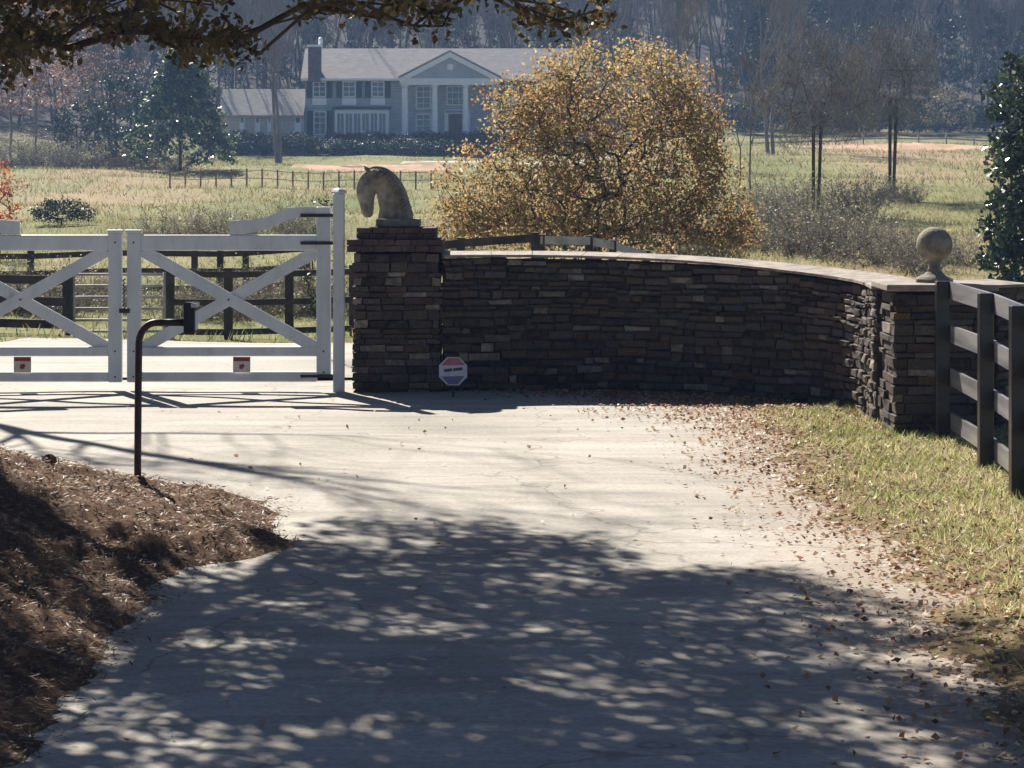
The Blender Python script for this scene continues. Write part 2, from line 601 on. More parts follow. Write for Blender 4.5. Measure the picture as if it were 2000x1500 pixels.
def sheet(name, xs, ysx, hf, m, label):
    X, Y = np.meshgrid(xs, ysx)
    Z = hf(X, Y)
    n = len(xs)
    i, j = np.meshgrid(np.arange(len(ysx) - 1), np.arange(n - 1), indexing='ij')
    q = (i * n + j).ravel()
    o = np_mesh(name, np.stack([X, Y, Z], -1).reshape(-1, 3), np.stack([q, q + 1, q + n + 1, q + n], 1), m, smooth=True)
    return tag(o, label, kind='structure')


def hdrive(X, Y):
    d = np.where(Y > 30, H(X, Y) + .03, 0)
    return d + .006 * np.sin(X * 1.3 + Y * .7) + .004 * np.sin(X * 3.1 - Y * 1.9)


sheet('driveway', np.linspace(-14, 5, 60), np.linspace(-12, 29.9, 120), hdrive, M['drive'], 'worn pale concrete driveway running up to the white gate')
def hback(X, Y):
    return H(X, Y) + .05 - .12 * sm((np.abs(X + 5.2) - 3.1 + .3 * np.sin(Y * .8)) / .6)
sheet('driveway_beyond_gate', np.linspace(-10, -.9, 60), np.linspace(29.6, 41.5, 60), hback, M['drive'], 'pale strip of driveway carrying on behind the white gate')


def wob(X, Y):
    return .11 * np.sin(X * 2.3 + Y * 1.1) + .07 * np.sin(X * 5.1 - Y * 3.7 + 1) + .05 * np.sin(Y * 8.3 + X * 2) + .03 * np.sin(Y * 17 - X * 13) + .025 * np.sin(Y * 31 + X * 27) + .02 * np.sin(Y * 53 - X * 41)


def hbank(X, Y):
    xe = np.interp(Y, [6, 10, 12.5, 15.4, 16.2, 17.0, 18, 30], [-2.35, -2.15, -2.08, -1.95, -1.5, -1.62, -1.75, -1.8])
    yb = 18.7 + .12 * np.clip(-X - 2, 0, 10)
    d = np.minimum(xe - X, yb - Y) + wob(X, Y) * .6
    top = .42 + .3 * np.clip(-X - 2.6, 0, 3)
    h = top * (1 - np.exp(-np.maximum(d, 0) / 1.15)) + np.where(d < 0, d * .25, 0)
    return h + (.018 * np.sin(X * 9 + Y * 7) + .015 * np.sin(X * 15 - Y * 11) + .012 * np.sin(X * 27 + Y * 23)) * sm(d / .3) - .005


sheet('bank', np.linspace(-14, -1, 200), np.linspace(5, 21, 240), hbank, M['mulch'], 'leaf strewn earth bank beside the driveway under the keypad post')


def hverge(X, Y):
    d = X - 2.28 + wob(X * .7, Y * .8) - .25 * sm((Y - 22) / 3) * 0
    d = d - 1.0 * sm((Y - 22.5) / 3.2) * sm((3.2 - X) / 1.0) * .2
    h = -.03 + .065 * sm(d / .55 + .35) + .012 * np.sin(X * 6 + Y * 5) + .01 * np.sin(X * 13 - Y * 9)
    return h - .2 * sm((Y - 25.6) / 1.6) - .2 * sm((X - 9.5) / 2)


sheet('verge', np.linspace(2.0, 12.5, 130), np.linspace(5, 27.6, 220), hverge, M['verge'], 'grassy verge between the driveway and the black board fence')


def ribbon(name, pts, w, m, label, lift=.09):
    v, f = [], []
    n = 9
    L = len(pts)
    for i, (x, y) in enumerate(pts):
        e = min(1, min(i, L - 1 - i) / (L * .22))
        e = math.sqrt(e) if e > 0 else 0
        for k in range(n):
            q = k / (n - 1) * 2 - 1
            ww = w * .5 * (.12 + .88 * e) * (1 + .22 * math.sin(i * .9 + k) + .16 * math.sin(i * 2.3 + 3 * q))
            yy = y + q * ww
            ed = max(0, abs(q) - .55) / .45
            v.append((x, yy, HZ(x, yy) + lift - .3 * ed ** 2 - (.3 if i in (0, L - 1) else 0) + .05 * math.sin(x * 2.1 + yy * 1.3)))
    for i in range(L - 1):
        for k in range(n - 1):
            a = i * n + k
            f.append((a, a + n, a + n + 1, a + 1))
    return tag(np_mesh(name, v, f, m, smooth=True), label, kind='structure')


ribbon('clay_track', [(x, 209 + 2 * math.sin(x * .2)) for x in np.linspace(-18.5, -5.0, 40)], 22, M['clay'], 'bare orange clay patch below the house')
ribbon('gravel_path', [(x, 222 + .25 * x) for x in np.linspace(-10, 12, 50)], 7, M['pale'], 'pale track crossing the field below the house')
ribbon('clay_bank', [(x, 212 + 1.5 * math.sin(x * .3)) for x in np.linspace(23, 42, 50)], 16, M['clay'], 'strip of orange clay below the far white fence')

# ================================================================== STONE WALL
def catmull(pts, n):
    out = []
    for i in range(len(pts) - 1):
        p = [np.array(pts[max(0, min(len(pts) - 1, i + k))], float) for k in (-1, 0, 1, 2)]
        for s in range(n):
            t = s / n
            out.append(.5 * (2 * p[1] + (p[2] - p[0]) * t + (2 * p[0] - 5 * p[1] + 4 * p[2] - p[3]) * t * t + (3 * p[1] - p[0] - 3 * p[2] + p[3]) * t ** 3))
    out.append(np.array(pts[-1], float))
    return np.array(out)


class Path:
    def __init__(s, pts):
        s.p = catmull(pts, 14)
        s.s = np.concatenate([[0], np.cumsum(np.linalg.norm(np.diff(s.p[:, :2], axis=0), axis=1))])
        s.L = s.s[-1]

    def at(s, d):
        x, y, z = (np.interp(d, s.s, s.p[:, k]) for k in range(3))
        e = .06
        t = np.array([np.interp(d + e, s.s, s.p[:, 0]) - np.interp(d - e, s.s, s.p[:, 0]), np.interp(d + e, s.s, s.p[:, 1]) - np.interp(d - e, s.s, s.p[:, 1])])
        t /= np.linalg.norm(t) + 1e-9
        return np.array([x, y]), t, z


def slab(mb, path, a, b, lo, hi, f0, f1, j=0.0, tilt=0.0, pil=0):
    """block along the path from a to b; f0/f1 offsets to the road side and the back"""
    vs = []
    for z in (0, 1):
        for d, o in ((a, f0), (b, f0), (b, f1), (a, f1)):
            q, t, zt = path.at(d)
            n = np.array([t[1], -t[0]])        # towards the road
            w = q + n * o
            zz = (lo, hi)[z]
            zz = zz(zt) if callable(zz) else zz
            if z and tilt:
                zz += tilt * (-o)
            vs.append(Vector((w[0] + random.uniform(-j, j), w[1] + random.uniform(-j, j), zz + random.uniform(-j, j) * .6)))
    if not pil:
        mb.add(vs, [(3, 2, 1, 0), (4, 5, 6, 7), (0, 1, 5, 4), (1, 2, 6, 5), (2, 3, 7, 6), (3, 0, 4, 7)])
        return
    q, t, zt = path.at((a + b) / 2)
    n = Vector((t[1], -t[0], 0)) * pil
    c = (vs[0] + vs[1] + vs[5] + vs[4]) / 4
    k = random.uniform(.68, .9)
    inner = [c + (vs[i] - c) * k * random.uniform(.85, 1.08) + n * random.uniform(.35, 1.3) for i in (0, 1, 5, 4)]
    vs += inner
    mb.add(vs, [(3, 2, 1, 0), (4, 5, 6, 7), (1, 2, 6, 5), (2, 3, 7, 6), (3, 0, 4, 7), (8, 9, 10, 11), (0, 1, 9, 8), (1, 5, 10, 9), (5, 4, 11, 10), (4, 0, 8, 11)])


def stone_wall(name, pts, label, thick=.42, capw=.5, seed=1):
    random.seed(seed)
    path = Path(pts)
    q, t, z = path.at(path.L / 2)
    root = thing(name, (q[0], q[1], 0), label, 'wall')
    core = MB()
    n = int(path.L / .15)
    for i in range(n):
        slab(core, path, path.L * i / n, path.L * (i + 1) / n, -.1, lambda zt: zt - .03, thick / 2 - .026, -thick / 2 + .026)
    core.build('mortar_core', M['mortar'], root)
    st = MB()
    z = -.06
    while z < 1.7:
        h = random.uniform(.045, .105)
        d = -random.uniform(0, .3)
        while d < path.L:
            l = random.uniform(.1, .36)
            a, b = max(d, 0), min(d + l - .012, path.L)
            d += l
            if b - a < .05:
                continue
            zt = path.at((a + b) / 2)[2]
            if z + .03 > zt - .03:
                continue
            wv = .022 * math.sin(a * 1.9 + z * 3 + seed) + .012 * math.sin(a * 4.7 - z * 5)
            top = min(z + wv + h * random.uniform(.82, 1) - .01, zt - .005)
            st.cur = random.random()
            slab(st, path, a, b, z + wv, top, thick / 2 + random.uniform(-.02, .016), -thick / 2 - random.uniform(-.018, .022), .013, 0, .013)
        z += h
    st.build('stonework', M['stone'], root, rnd=True)
    cap = MB()
    d = 0
    while d < path.L:
        l = min(random.uniform(.35, .6), path.L - d)
        if path.L - d - l < .2:
            l = path.L - d
        k = max(1, int(l / .25))
        for i in range(k):
            slab(cap, path, d + l * i / k + (.004 if i == 0 else -.001), d + l * (i + 1) / k - (.004 if i == k - 1 else -.001), lambda zt: zt, lambda zt: zt + .042, capw / 2 + (random.uniform(-.012, .012) if k == 1 else 0), -capw / 2, .0, .06)
        d += l
    cap.build('coping', M['coping'], root)
    return root


WALL = [(-.78, 28.25, 1.5), (.3, 28.28, 1.5), (1.2, 28.15, 1.485), (2.1, 27.8, 1.45), (2.88, 27.15, 1.4), (3.42, 26.25, 1.36), (3.7, 25.2, 1.34), (3.68, 24.0, 1.33)]
stone_wall('stone_wall', WALL, 'curved dark ledgestone wall sweeping from the horse pillar to the ball finial pillar', seed=3)
stone_wall('stone_wall', [(4.42, 23.75, 1.36), (4.6, 23.9, 1.36), (4.78, 24.05, 1.36)], 'short stub of stone wall right of the ball finial pillar behind the fence', seed=5)


def stone_shaft(x0, x1, y0, y1, z1, root, seed, nxy=3):
    random.seed(seed)
    core = MB().box(x0 + .04, x1 - .04, y0 + .04, y1 - .04, -.1, z1 - .02)
    core.build('mortar_core', M['mortar'], root)
    st = MB()
    z = -.05
    while z < z1 - .03:
        h = min(random.uniform(.05, .115), z1 - z)
        cx = [x0] + sorted(x0 + (x1 - x0) * (k + random.uniform(.25, .75)) / nxy for k in range(nxy)) + [x1]
        cy = [y0] + sorted(y0 + (y1 - y0) * (k + random.uniform(.25, .75)) / 2 for k in range(2)) + [y1]
        for i in range(len(cx) - 1):
            for k in range(len(cy) - 1):
                if 0 < i < len(cx) - 2 and 0 < k < len(cy) - 2:
                    continue
                st.cur = random.random()
                o = [random.uniform(-.025, .025) for _ in range(4)]
                st.box(cx[i] + (o[0] if i == 0 else .006), cx[i + 1] - (o[1] if i == len(cx) - 2 else .006),
                       cy[k] + (o[2] if k == 0 else .006), cy[k + 1] - (o[3] if k == len(cy) - 2 else .006), z, z + h - .012, .009)
        z += h
    return st.build('stonework', M['stone'], root, rnd=True)


# gate pillar with corbelled cap
px0, px1, py0, py1 = -1.77, -.80, 28.0, 28.97
pil = thing('stone_pillar', ((px0 + px1) / 2, 28.48, 0), 'tall square stone gate pillar with a stepped brick cap under the horse statue', 'pillar')
stone_shaft(px0, px1, py0, py1, 1.56, pil, 11, 4)
m = MB()
random.seed(4)
def course(x0, x1, y0, y1, z0, z1, n):
    for i in range(n):
        for k in range(3):
            m.box(x0 + (x1 - x0) * i / n + .004, x0 + (x1 - x0) * (i + 1) / n - .004, y0 + (y1 - y0) * k / 3 + .004, y0 + (y1 - y0) * (k + 1) / 3 - .004, z0, z1, .004)
course(px0 - .07, px1 + .03, py0 - .07, py1 + .06, 1.562, 1.63, 7)
course(px0 - .07, px1 + .03, py0 - .07, py1 + .06, 1.636, 1.70, 6)
course(px0 + .03, px1 - .05, py0 + .02, py1 - .04, 1.706, 1.765, 6)
course(px0 + .03, px1 - .05, py0 + .02, py1 - .04, 1.771, 1.83, 5)
m.build('stepped_cap', M['brickcap'], pil)
m = MB().bbox(-1.53, -1.04, 28.2, 28.72, 1.836, 1.925, .012)
m.build('plinth', M['cast'], pil)

# horse head statue ---------------------------------------------------------
hs = thing('horse_statue', (-1.28, 28.45, 1.927), 'grey stone horse head statue facing left on the gate pillar', 'statue')
def hp(x, y):      # pixel in the enlarged look -> place
    return Vector(((660 + x / 6.817 - 1000) / 172.2, 28.45, ZC + (HY - (300 + y / 6.817)) / 172.2))
sp = [(765, 888, 245, .5), (762, 800, 228, .5), (752, 700, 205, .5), (730, 600, 200, .5), (695, 490, 190, .5), (640, 395, 176, .52), (575, 345, 168, .5), (495, 362, 178, .48), (420, 415, 164, .5), (380, 500, 138, .52), (376, 580, 116, .56), (384, 660, 98, .6), (390, 735, 86, .64), (396, 800, 76, .68), (396, 848, 40, .9)]
spl = catmull([(a, b, c) for a, b, c, d in sp], 4)
spe = np.interp(np.linspace(0, 1, len(spl)), np.linspace(0, 1, len(sp)), [d for *_, d in sp])
m = MB().tube([hp(a, b) for a, b, c in spl], [c * .000852 for a, b, c in spl], 18, True, list(spe))
body = m.build('head_and_neck', M['cast'], hs, smooth=True)
m = MB()
mane = [(1000, 850), (950, 700), (905, 540), (845, 410), (760, 300), (650, 215), (520, 190), (420, 220)]
cm = catmull([(a, b, 0) for a, b in mane], 4)
m.tube([hp(a - 18, b + 12) for a, b, c in cm], [.012] + [.034] * (len(cm) - 2) + [.01], 8)
for i in range(3, len(cm) - 3, 1):
    a, b = cm[i][:2]
    for sd in (-1, 1):
        p = hp(a - 30, b + 20)
        p2 = hp(a - 95, b + 80 + 12 * (i % 2))
        p.y += sd * .035; p2.y += sd * .095
        m.tube([p, p.lerp(p2, .5) + Vector((.01, sd * .018, 0)), p2], [.016, .018, .005], 5)
m.build('mane', M['cast'], hs, smooth=True)
for sd in (-1, 1):
    e = MB()
    b = hp(425, 250); b.y += sd * .055
    t_ = hp(355, 165); t_.y += sd * .075
    e.tube([b, b.lerp(t_, .5), t_], [.022, .026, .004], 7)
    e.build('ear', M['cast'], hs, smooth=True)
    e = MB()
    c = hp(355, 420); c.y += sd * .066
    e.lathe(c - Vector((0, 0, .014)), [(.004, 0), (.013, .006), (.017, .014), (.013, .022), (.004, .028)], 8)
    e.build('eye', M['cast'], hs, smooth=True)
    e = MB()
    c = hp(352, 770); c.y += sd * .043
    e.lathe(c - Vector((0, 0, .01)), [(.003, 0), (.012, .01), (.003, .02)], 8)
    e.build('nostril', M['cast'], hs, smooth=True)

# ball finial pillar ---------------------------------------------------------
rp = thing('stone_pillar', (3.96, 23.5, 0), 'lower square stone pillar with a flagstone top carrying the ball finial', 'pillar')
stone_shaft(3.52, 4.4, 23.08, 23.96, 1.35, rp, 21)
MB().bbox(3.44, 4.47, 23.02, 24.03, 1.352, 1.415, .012).build('flagstone_cap', M['coping'], rp)
bf = thing('ball_finial', (3.96, 23.52, 1.416), 'round stone ball finial on a short neck above the right pillar', 'finial')
MB().lathe((3.96, 23.52, 1.417), [(.175, 0), (.175, .03), (.15, .05), (.1, .075), (.07, .1)], 24).build('base', M['cast'], bf, smooth=False)
MB().lathe((3.96, 23.52, 1.515), [(.072, 0), (.06, .03), (.055, .07), (.065, .1)], 20).build('neck', M['cast'], bf, smooth=True)
prof = [(.168 * math.sin(math.pi * k / 16) + .001, .168 * (1 - math.cos(math.pi * k / 16))) for k in range(17)]
MB().lathe((3.96, 23.52, 1.6), prof, 28).build('ball', M['cast'], bf, smooth=True)

# ================================================================== WHITE GATE
GS = 175.0
def gx(x): return (x - 1000) / GS
def gz(y): return ZC + (HY - y) / GS


def gate_leaf(mirror, label):
    mx = (lambda x: 482 - x) if mirror else (lambda x: x)
    def X(a, b):
        p, q_ = gx(mx(a)), gx(mx(b))
        return (min(p, q_), max(p, q_))
    root = thing('white_gate', (gx(mx(445)), 28.1, .1), label, 'gate', 'the two leaves of the white gate')
    def bb(name, a, b, y0, y1, d0=-.028, d1=.028, bev=.009, mat='white'):
        x0, x1 = X(a, b)
        return MB().bbox(x0, x1, 28.1 + d0, 28.1 + d1, gz(y1), gz(y0), bev).build(name, M[mat], root)
    bb('stile', 246, 273, 455, 748, -.038, .038, .012)
    bb('stile_cap', 242.5, 275, 449, 455.3, -.05, .05, .012)
    bb('stile', 617, 645, 404, 737, -.038, .038, .012)
    bb('rail', 272, 618, 459, 490, bev=.016)
    bb('rail', 272, 618, 678, 697, bev=.016)
    bb('rail', 272, 618, 727, 747, bev=.016)
    for a, b, c, d, off in ((276, 490, 616, 680, -.012), (616, 492, 276, 680, .012)):
        k = MB().bar((gx(mx(a)), 28.1 + off, gz(b)), (gx(mx(c)), 28.1 + off, gz(d)), .135, .024)
        k.build('brace', M['white'], root)
    top = [(447, 432), (485, 429), (520, 424), (542, 415), (560, 407), (585, 404.5), (616, 404)]
    bot = [(616, 425), (575, 426), (550, 434), (525, 446), (495, 454), (470, 458), (447, 458)]
    pts = [(gx(mx(x)), gz(y)) for x, y in top + bot]
    if mirror:
        pts.reverse()
    pts.reverse()
    MB().prism(pts, 28.074, 28.126).build('swept_board', M['white'], root)
    for x, y in ((259, 474), (259, 687), (259, 737), (631, 474), (631, 687), (631, 728), (445, 586)):
        MB().tube([(gx(mx(x)), 28.058, gz(y)), (gx(mx(x)), 28.1, gz(y))], .011, 8).build('bolt', M['iron'], root)
    for y in (421, 475, 735):
        a, b = X(586, 650)
        MB().bbox(a, b, 28.045, 28.06, gz(y + 3.2), gz(y - 3.2), .003).build('hinge_strap', M['iron'], root)
    return root


g1 = gate_leaf(False, 'right leaf of the white crossbuck gate hung from the tall white post')
g2 = gate_leaf(True, 'left leaf of the white crossbuck gate running out of the picture')
M['placard'] = nmat('placard_cream', (.5, .43, .38), (.62, .55, .5), 8, .5, .3, 0)
M['placred'] = nmat('placard_red', (.2, .025, .03), (.28, .04, .04), 8, .5, .3, 0)
MB().bbox(gx(231), gx(252), 28.05, 28.062, gz(612), gz(603), .003).build('latch_bar', M['iron'], g1)
ch_ = [(gx(241) + .014 * (-1) ** k, 28.04, gz(545 + 4 * k)) for k in range(16)]
MB().tube(ch_, .009, 6).build('latch_chain', M['iron'], g1)
for root, cx in ((g1, 471), (g2, 42)):
    p = MB().bbox(gx(cx - 17), gx(cx + 17), 28.052, 28.058, gz(728), gz(697.5), .002).build('placard', M['placard'], root)
    p['label'] = 'small cream placard with a dark red band on the gate'
    MB().box(gx(cx - 16), gx(cx + 16), 28.047, 28.051, gz(706), gz(699)).build('red_band', M['placred'], p)
    MB().prism([(gx(cx - 5), gz(720)), (gx(cx + 1), gz(722)), (gx(cx + 6), gz(716)), (gx(cx + 4), gz(711)), (gx(cx - 4), gz(713))], 28.047, 28.051).build('dark_emblem', M['placred'], p)

gp = thing('gate_post', (gx(661), 28.08, 0), 'tall white gate post beside the stone gate pillar', 'post')
MB().bbox(gx(650), gx(672), 28.02, 28.14, -.05, gz(378), .012).build('shaft', M['white'], gp)
MB().lathe((gx(661), 28.08, gz(378)), [(.088, 0), (.088, .02), (.06, .045), (.02, .06)], 4).build('post_cap', M['white'], gp)
gp2 = thing('gate_post', (gx(-179), 28.08, 0), 'white gate post at the far left end of the gate', 'post')
MB().bbox(gx(-190), gx(-168), 28.02, 28.14, -.05, gz(378), .012).build('shaft', M['white'], gp2)
MB().lathe((gx(-179), 28.08, gz(378)), [(.088, 0), (.088, .02), (.06, .045), (.02, .06)], 4).build('post_cap', M['white'], gp2)

# ================================================================== KEYPAD, SIGN, ROCK
KY = 18.0
kp = thing('keypad_pedestal', P(269, 950, KY), 'dark gooseneck pipe with a keypad box standing on the leafy bank', 'keypad')
pts = [P(269, 985, KY), P(269, 900, KY), P(270, 760, KY), P(271, 672, KY)]
for k in range(1, 7):
    a = k / 6 * math.pi / 2
    pts.append(P(271 + 34 * (1 - math.cos(a)), 672 - 42 * math.sin(a), KY))
pts += [P(330, 630, KY), P(364, 630, KY)]
MB().tube(pts, .026, 12).build('gooseneck_pipe', M['rust'], kp, smooth=True)
c0, c1 = P(361, 652, KY), P(383, 590, KY)
kb = MB().bbox(c0.x, c1.x, KY - .09, KY + .09, c0.z, c1.z, .01).build('keypad_box', M['iron'], kp)
MB().bbox(c1.x - .025, c1.x + .012, KY - .1, KY + .1, c1.z - .035, c1.z - .005, .004).build('rain_hood', M['plastic'], kb)
MB().bbox(c1.x - .002, c1.x + .006, KY - .07, KY + .07, c0.z + .03, c1.z - .06, .002).build('key_panel', M['plastic'], kb)

M['signw'] = nmat('sign_face', (.5, .52, .56), (.6, .62, .66), 12, .4, .4, 0)
M['signb'] = nmat('sign_blue', (.02, .05, .12), (.03, .07, .15), 12, .4, .4, 0)
M['signl'] = nmat('sign_violet_blue', (.12, .13, .26), (.16, .17, .32), 12, .4, .4, 0)
M['signr'] = nmat('sign_pink', (.35, .1, .16), (.45, .16, .2), 12, .4, .4, 0)
SY = 27.35
sg = thing('yard_sign', (P(885, 700, SY).x, SY, 0), 'small octagonal white and blue security sign on a stake before the wall', 'sign')
c = P(885, 725, SY)
R_ = .166
oct_ = [(c.x + R_ * math.cos(A(22.5 + 45 * k)), c.z + R_ * math.sin(A(22.5 + 45 * k))) for k in range(8)]
pl = MB().prism(oct_, SY - .006, SY + .006).build('sign_plate', M['signw'], sg)
tl = .09
def strip(name, z0, z1, w0, w1, mat, dx=0, sl=tl):
    q = [(c.x + dx - w0, c.z + z0 - w0 * sl), (c.x + dx + w0, c.z + z0 + w0 * sl), (c.x + dx + w1, c.z + z1 + w1 * sl), (c.x + dx - w1, c.z + z1 - w1 * sl)]
    MB().prism(q, SY - .0095, SY - .0065).build(name, M[mat], pl)
strip('top_band', .065, .145, .13, .055, 'signr', 0, .02)
strip('lettering_band', -.005, .028, .045, .045, 'signb', -.055)
strip('lettering_band', .006, .038, .05, .05, 'signb', .052)
strip('lower_band', -.14, -.055, .05, .125, 'signl', 0, .02)
MB().bbox(c.x - .012, c.x + .012, SY + .007, SY + .027, -.1, c.z + .1, .003).build('stake', M['iron'], sg)

rk = MB()
random.seed(9)
rx, ry = P(95, 897, 17.6).x, 17.6
rk.lathe((rx, ry, float(hbank(rx, ry)) - .03), [(.03, 0), (.055, .03), (.05, .06), (.02, .085)], 7)
rk.v = [(a + random.uniform(-.008, .008), b + random.uniform(-.008, .008), c_ + random.uniform(-.006, .006)) for a, b, c_ in rk.v]
tag(rk.build('rock', M['rock']), 'small dark brown rock on top of the leafy bank', 'rock')

# ================================================================== BLACK BOARD FENCE (right)
fp = [(3.9, 22.75), (3.86, 20.45), (3.73, 18.5), (3.62, 16.4), (3.5, 14.3), (3.36, 12.2)]
fn = thing('board_fence', (3.75, 20, .04), 'black four board fence running from the ball finial pillar toward the viewer', 'fence')
for x, y in fp:
    MB().bbox(x - .058, x + .058, y - .058, y + .058, -.1, 1.46, .008).build('post', M['fence'], fn)
for i in range(len(fp) - 1):
    (x0, y0), (x1, y1) = fp[i], fp[i + 1]
    for z in (1.375, .985, .595, .195):
        MB().beam((x0 + .078, y0 - .003, z + random.uniform(-.008, .008)), (x1 + .078, y1 + .003, z + random.uniform(-.008, .008)), .032, .155).build('rail', M['glarerail'], fn)

# ================================================================== FENCES BEYOND THE GATE
def fence(name, pts, zt, rails, label, mat, pw=.07, rh=.1, rmat=None, hh=None, cat='fence', side=-.05):
    """pts (x_px, Y); top height above ground zt; rails = heights above ground"""
    W = []
    for x, Y in pts:
        X = (x - 1000) / F * Y
        W.append((X, Y, HZ(X, Y)))
    root = thing(name, W[len(W) // 2], label, cat)
    for X, Y, z in W:
        MB().bbox(X - pw, X + pw, Y - pw, Y + pw, z - .3, z + zt, .008).build('post', M[mat], root)
    for (a, b) in zip(W[:-1], W[1:]):
        for r in rails:
            MB().beam((a[0], a[1] + side - pw, a[2] + r), (b[0], b[1] + side - pw, b[2] + r), .03, rh).build('rail', M[rmat or mat], root)
    return root


fence('paddock_fence', [(-260, 44), (-70, 44), (132, 44)], 1.2, [.95, .58, .18], 'dark three rail paddock fence behind the left leaf of the white gate', 'oldfence', .08, .15)
fence('paddock_fence', [(332, 44.2), (446, 44.6), (565, 45), (690, 45.2)], 1.28, [1.16, .66, .14], 'dark paddock fence seen through the right gate leaf and over the wall', 'oldfence', .075, .11)
def top_fence(px, label, mat, rmat):
    W = [P(x, y, Y) for x, y, Y in px]
    root = thing('paddock_fence', (W[1].x, W[1].y, HZ(W[1].x, W[1].y)), label, 'fence')
    for w_ in W:
        MB().bbox(w_.x - .075, w_.x + .075, w_.y - .07, w_.y + .07, HZ(w_.x, w_.y) - .3, w_.z + .03, .008).build('post', M[mat], root)
    for a_, b_ in zip(W[:-1], W[1:]):
        for d in (.07, .5, .95):
            MB().beam(a_ + Vector((0, -.09, -d)), b_ + Vector((0, -.09, -d)), .03, .15).build('rail', M[rmat], root)
top_fence([(700, 497, 45.3), (800, 480, 45.4), (900, 467, 45.5), (1045, 457, 45.6)], 'dark paddock fence whose top rail shows just above the wall right of the horse', 'oldfence', 'oldfence')
top_fence([(1056, 461, 46), (1150, 463, 47), (1196, 472, 48), (1262, 492, 49)], 'paddock fence length with pale sunlit rails sinking behind the wall', 'oldfence', 'greyrail')  # dark fence, rails coloured pale to stand for sun on their faces
fence('paddock_fence', [(-120, 57), (60, 57), (230, 57), (380, 57.5), (430, 57.5), (480, 58), (600, 58)], 1.15, [1.0, .6, .2], 'farther brown rail fence crossing the dip behind the white gate', 'oldfence', .07, .13)
# pale metal farm gate between the two fence lengths
def farm_gate():
    Y = 44.1
    a, b = (145 - 1000) / F * Y, (322 - 1000) / F * Y
    z = HZ((a + b) / 2, Y)
    r = thing('farm_gate', ((a + b) / 2, Y, z), 'pale tubular metal farm gate between dark posts behind the white gate', 'gate')
    for k in range(6):
        MB().tube([(a, Y, z + .1 + .2 * k), (b, Y, z + .1 + .2 * k)], .024, 8).build('bar', M['greyrail'], r, smooth=True)
    for x in (a, b, (a + b) / 2):
        MB().tube([(x, Y - .05, z + .06), (x, Y - .05, z + 1.14)], .026, 8).build('upright', M['greyrail'], r, smooth=True)
farm_gate()
fence('wire_fence', [(x, 158) for x in range(332, 880, 30)], 1.2, [1.1, .6], 'low brown stake fence crossing the field below the house', 'browpost', .05, .04)
fence('board_fence', [(x, 222) for x in range(1470, 1960, 54)], 1.0, [.9, .45], 'distant pale two rail fence at the foot of the right hand wood', 'greyrail', .07, .14)
fence('board_fence', [(x, 205) for x in range(215, 306, 30)], 1.2, [1.05, .6, .2], 'distant brown rail fence left of the magnolia below the russet trees', 'browpost', .07, .12)

# ================================================================== HOUSE
HYs = 256.0
hs_ = F / HYs
def hx(x): return (x - 1000) / hs_
def hz(y): return ZC + (HY - y) / hs_
house = thing('house', (hx(860), HYs + 5, 5.9), 'two storey blue grey house with white columned portico and low cream wing', 'house')
def hb(name, x0, x1, y0, y1, d0, d1, mat, parent=None):
    return MB().box(hx(x0), hx(x1), HYs + d0, HYs + d1, hz(y1), hz(y0)).build(name, M[mat], parent or house)
# walls with clapboard courses
m = MB()
nb = 26
for k in range(nb):
    z0, z1 = 5.6 + (12.15 - 5.6) * k / nb, 5.6 + (12.15 - 5.6) * (k + 1) / nb
    m.box(hx(596), hx(1150), HYs - .02 * (k % 2), HYs + 10, z0, z1 - .03)
m.build('wall', M['sidingb'], house)
# main roof
def gable_x(name, x0, x1, ey, ez, ry, rz, by, mat, parent, th=.25):
    mb = MB()
    mb.add([(x0, ey, ez), (x1, ey, ez), (x1, ry, rz), (x0, ry, rz), (x0, by, ez), (x1, by, ez),
            (x0, ey, ez - th), (x1, ey, ez - th), (x1, ry, rz - th), (x0, ry, rz - th), (x0, by, ez - th), (x1, by, ez - th)],
           [(0, 1, 2, 3), (3, 2, 5, 4), (7, 6, 9, 8), (8, 9, 10, 11), (6, 7, 1, 0), (5, 11, 10, 4), (0, 3, 9, 6), (3, 4, 10, 9), (2, 1, 7, 8), (5, 2, 8, 11)])
    return mb.build(name, M[mat], parent)
roof = gable_x('roof', hx(588), hx(1158), HYs - .6, 12.15, HYs + 5, 15.5, HYs + 10.6, 'roof', house)
MB().prism([(0, 0), (1, 0), (.5, .5)], 0, 1)
for xg in (596, 1150):
    X0 = hx(xg)
    MB().add([(X0 - .05, HYs + .05, 12.1), (X0 + .05, HYs + .05, 12.1), (X0 + .05, HYs + 9.95, 12.1), (X0 - .05, HYs + 9.95, 12.1), (X0 - .05, HYs + 5, 15.2), (X0 + .05, HYs + 5, 15.2)],
             [(0, 3, 4), (1, 5, 2), (0, 4, 5, 1), (3, 2, 5, 4), (0, 1, 2, 3)]).build('gable_wall', M['sidingb'], house)
hb('eave_board', 590, 1156, 153.5, 158, -.72, -.62, 'trim')
# chimney
ch = hb('chimney', 603, 627, 92, 160, -.9, .7, 'brickh')
hb('chimney_cap', 600, 630, 88, 92.2, -1.0, .8, 'trim', ch)
MB().lathe((hx(626), HYs - .1, hz(88)), [(.2, 0), (.24, .4), (.2, .7), (.05, .8)], 10).build('chimney_pot', M['trim'], ch)
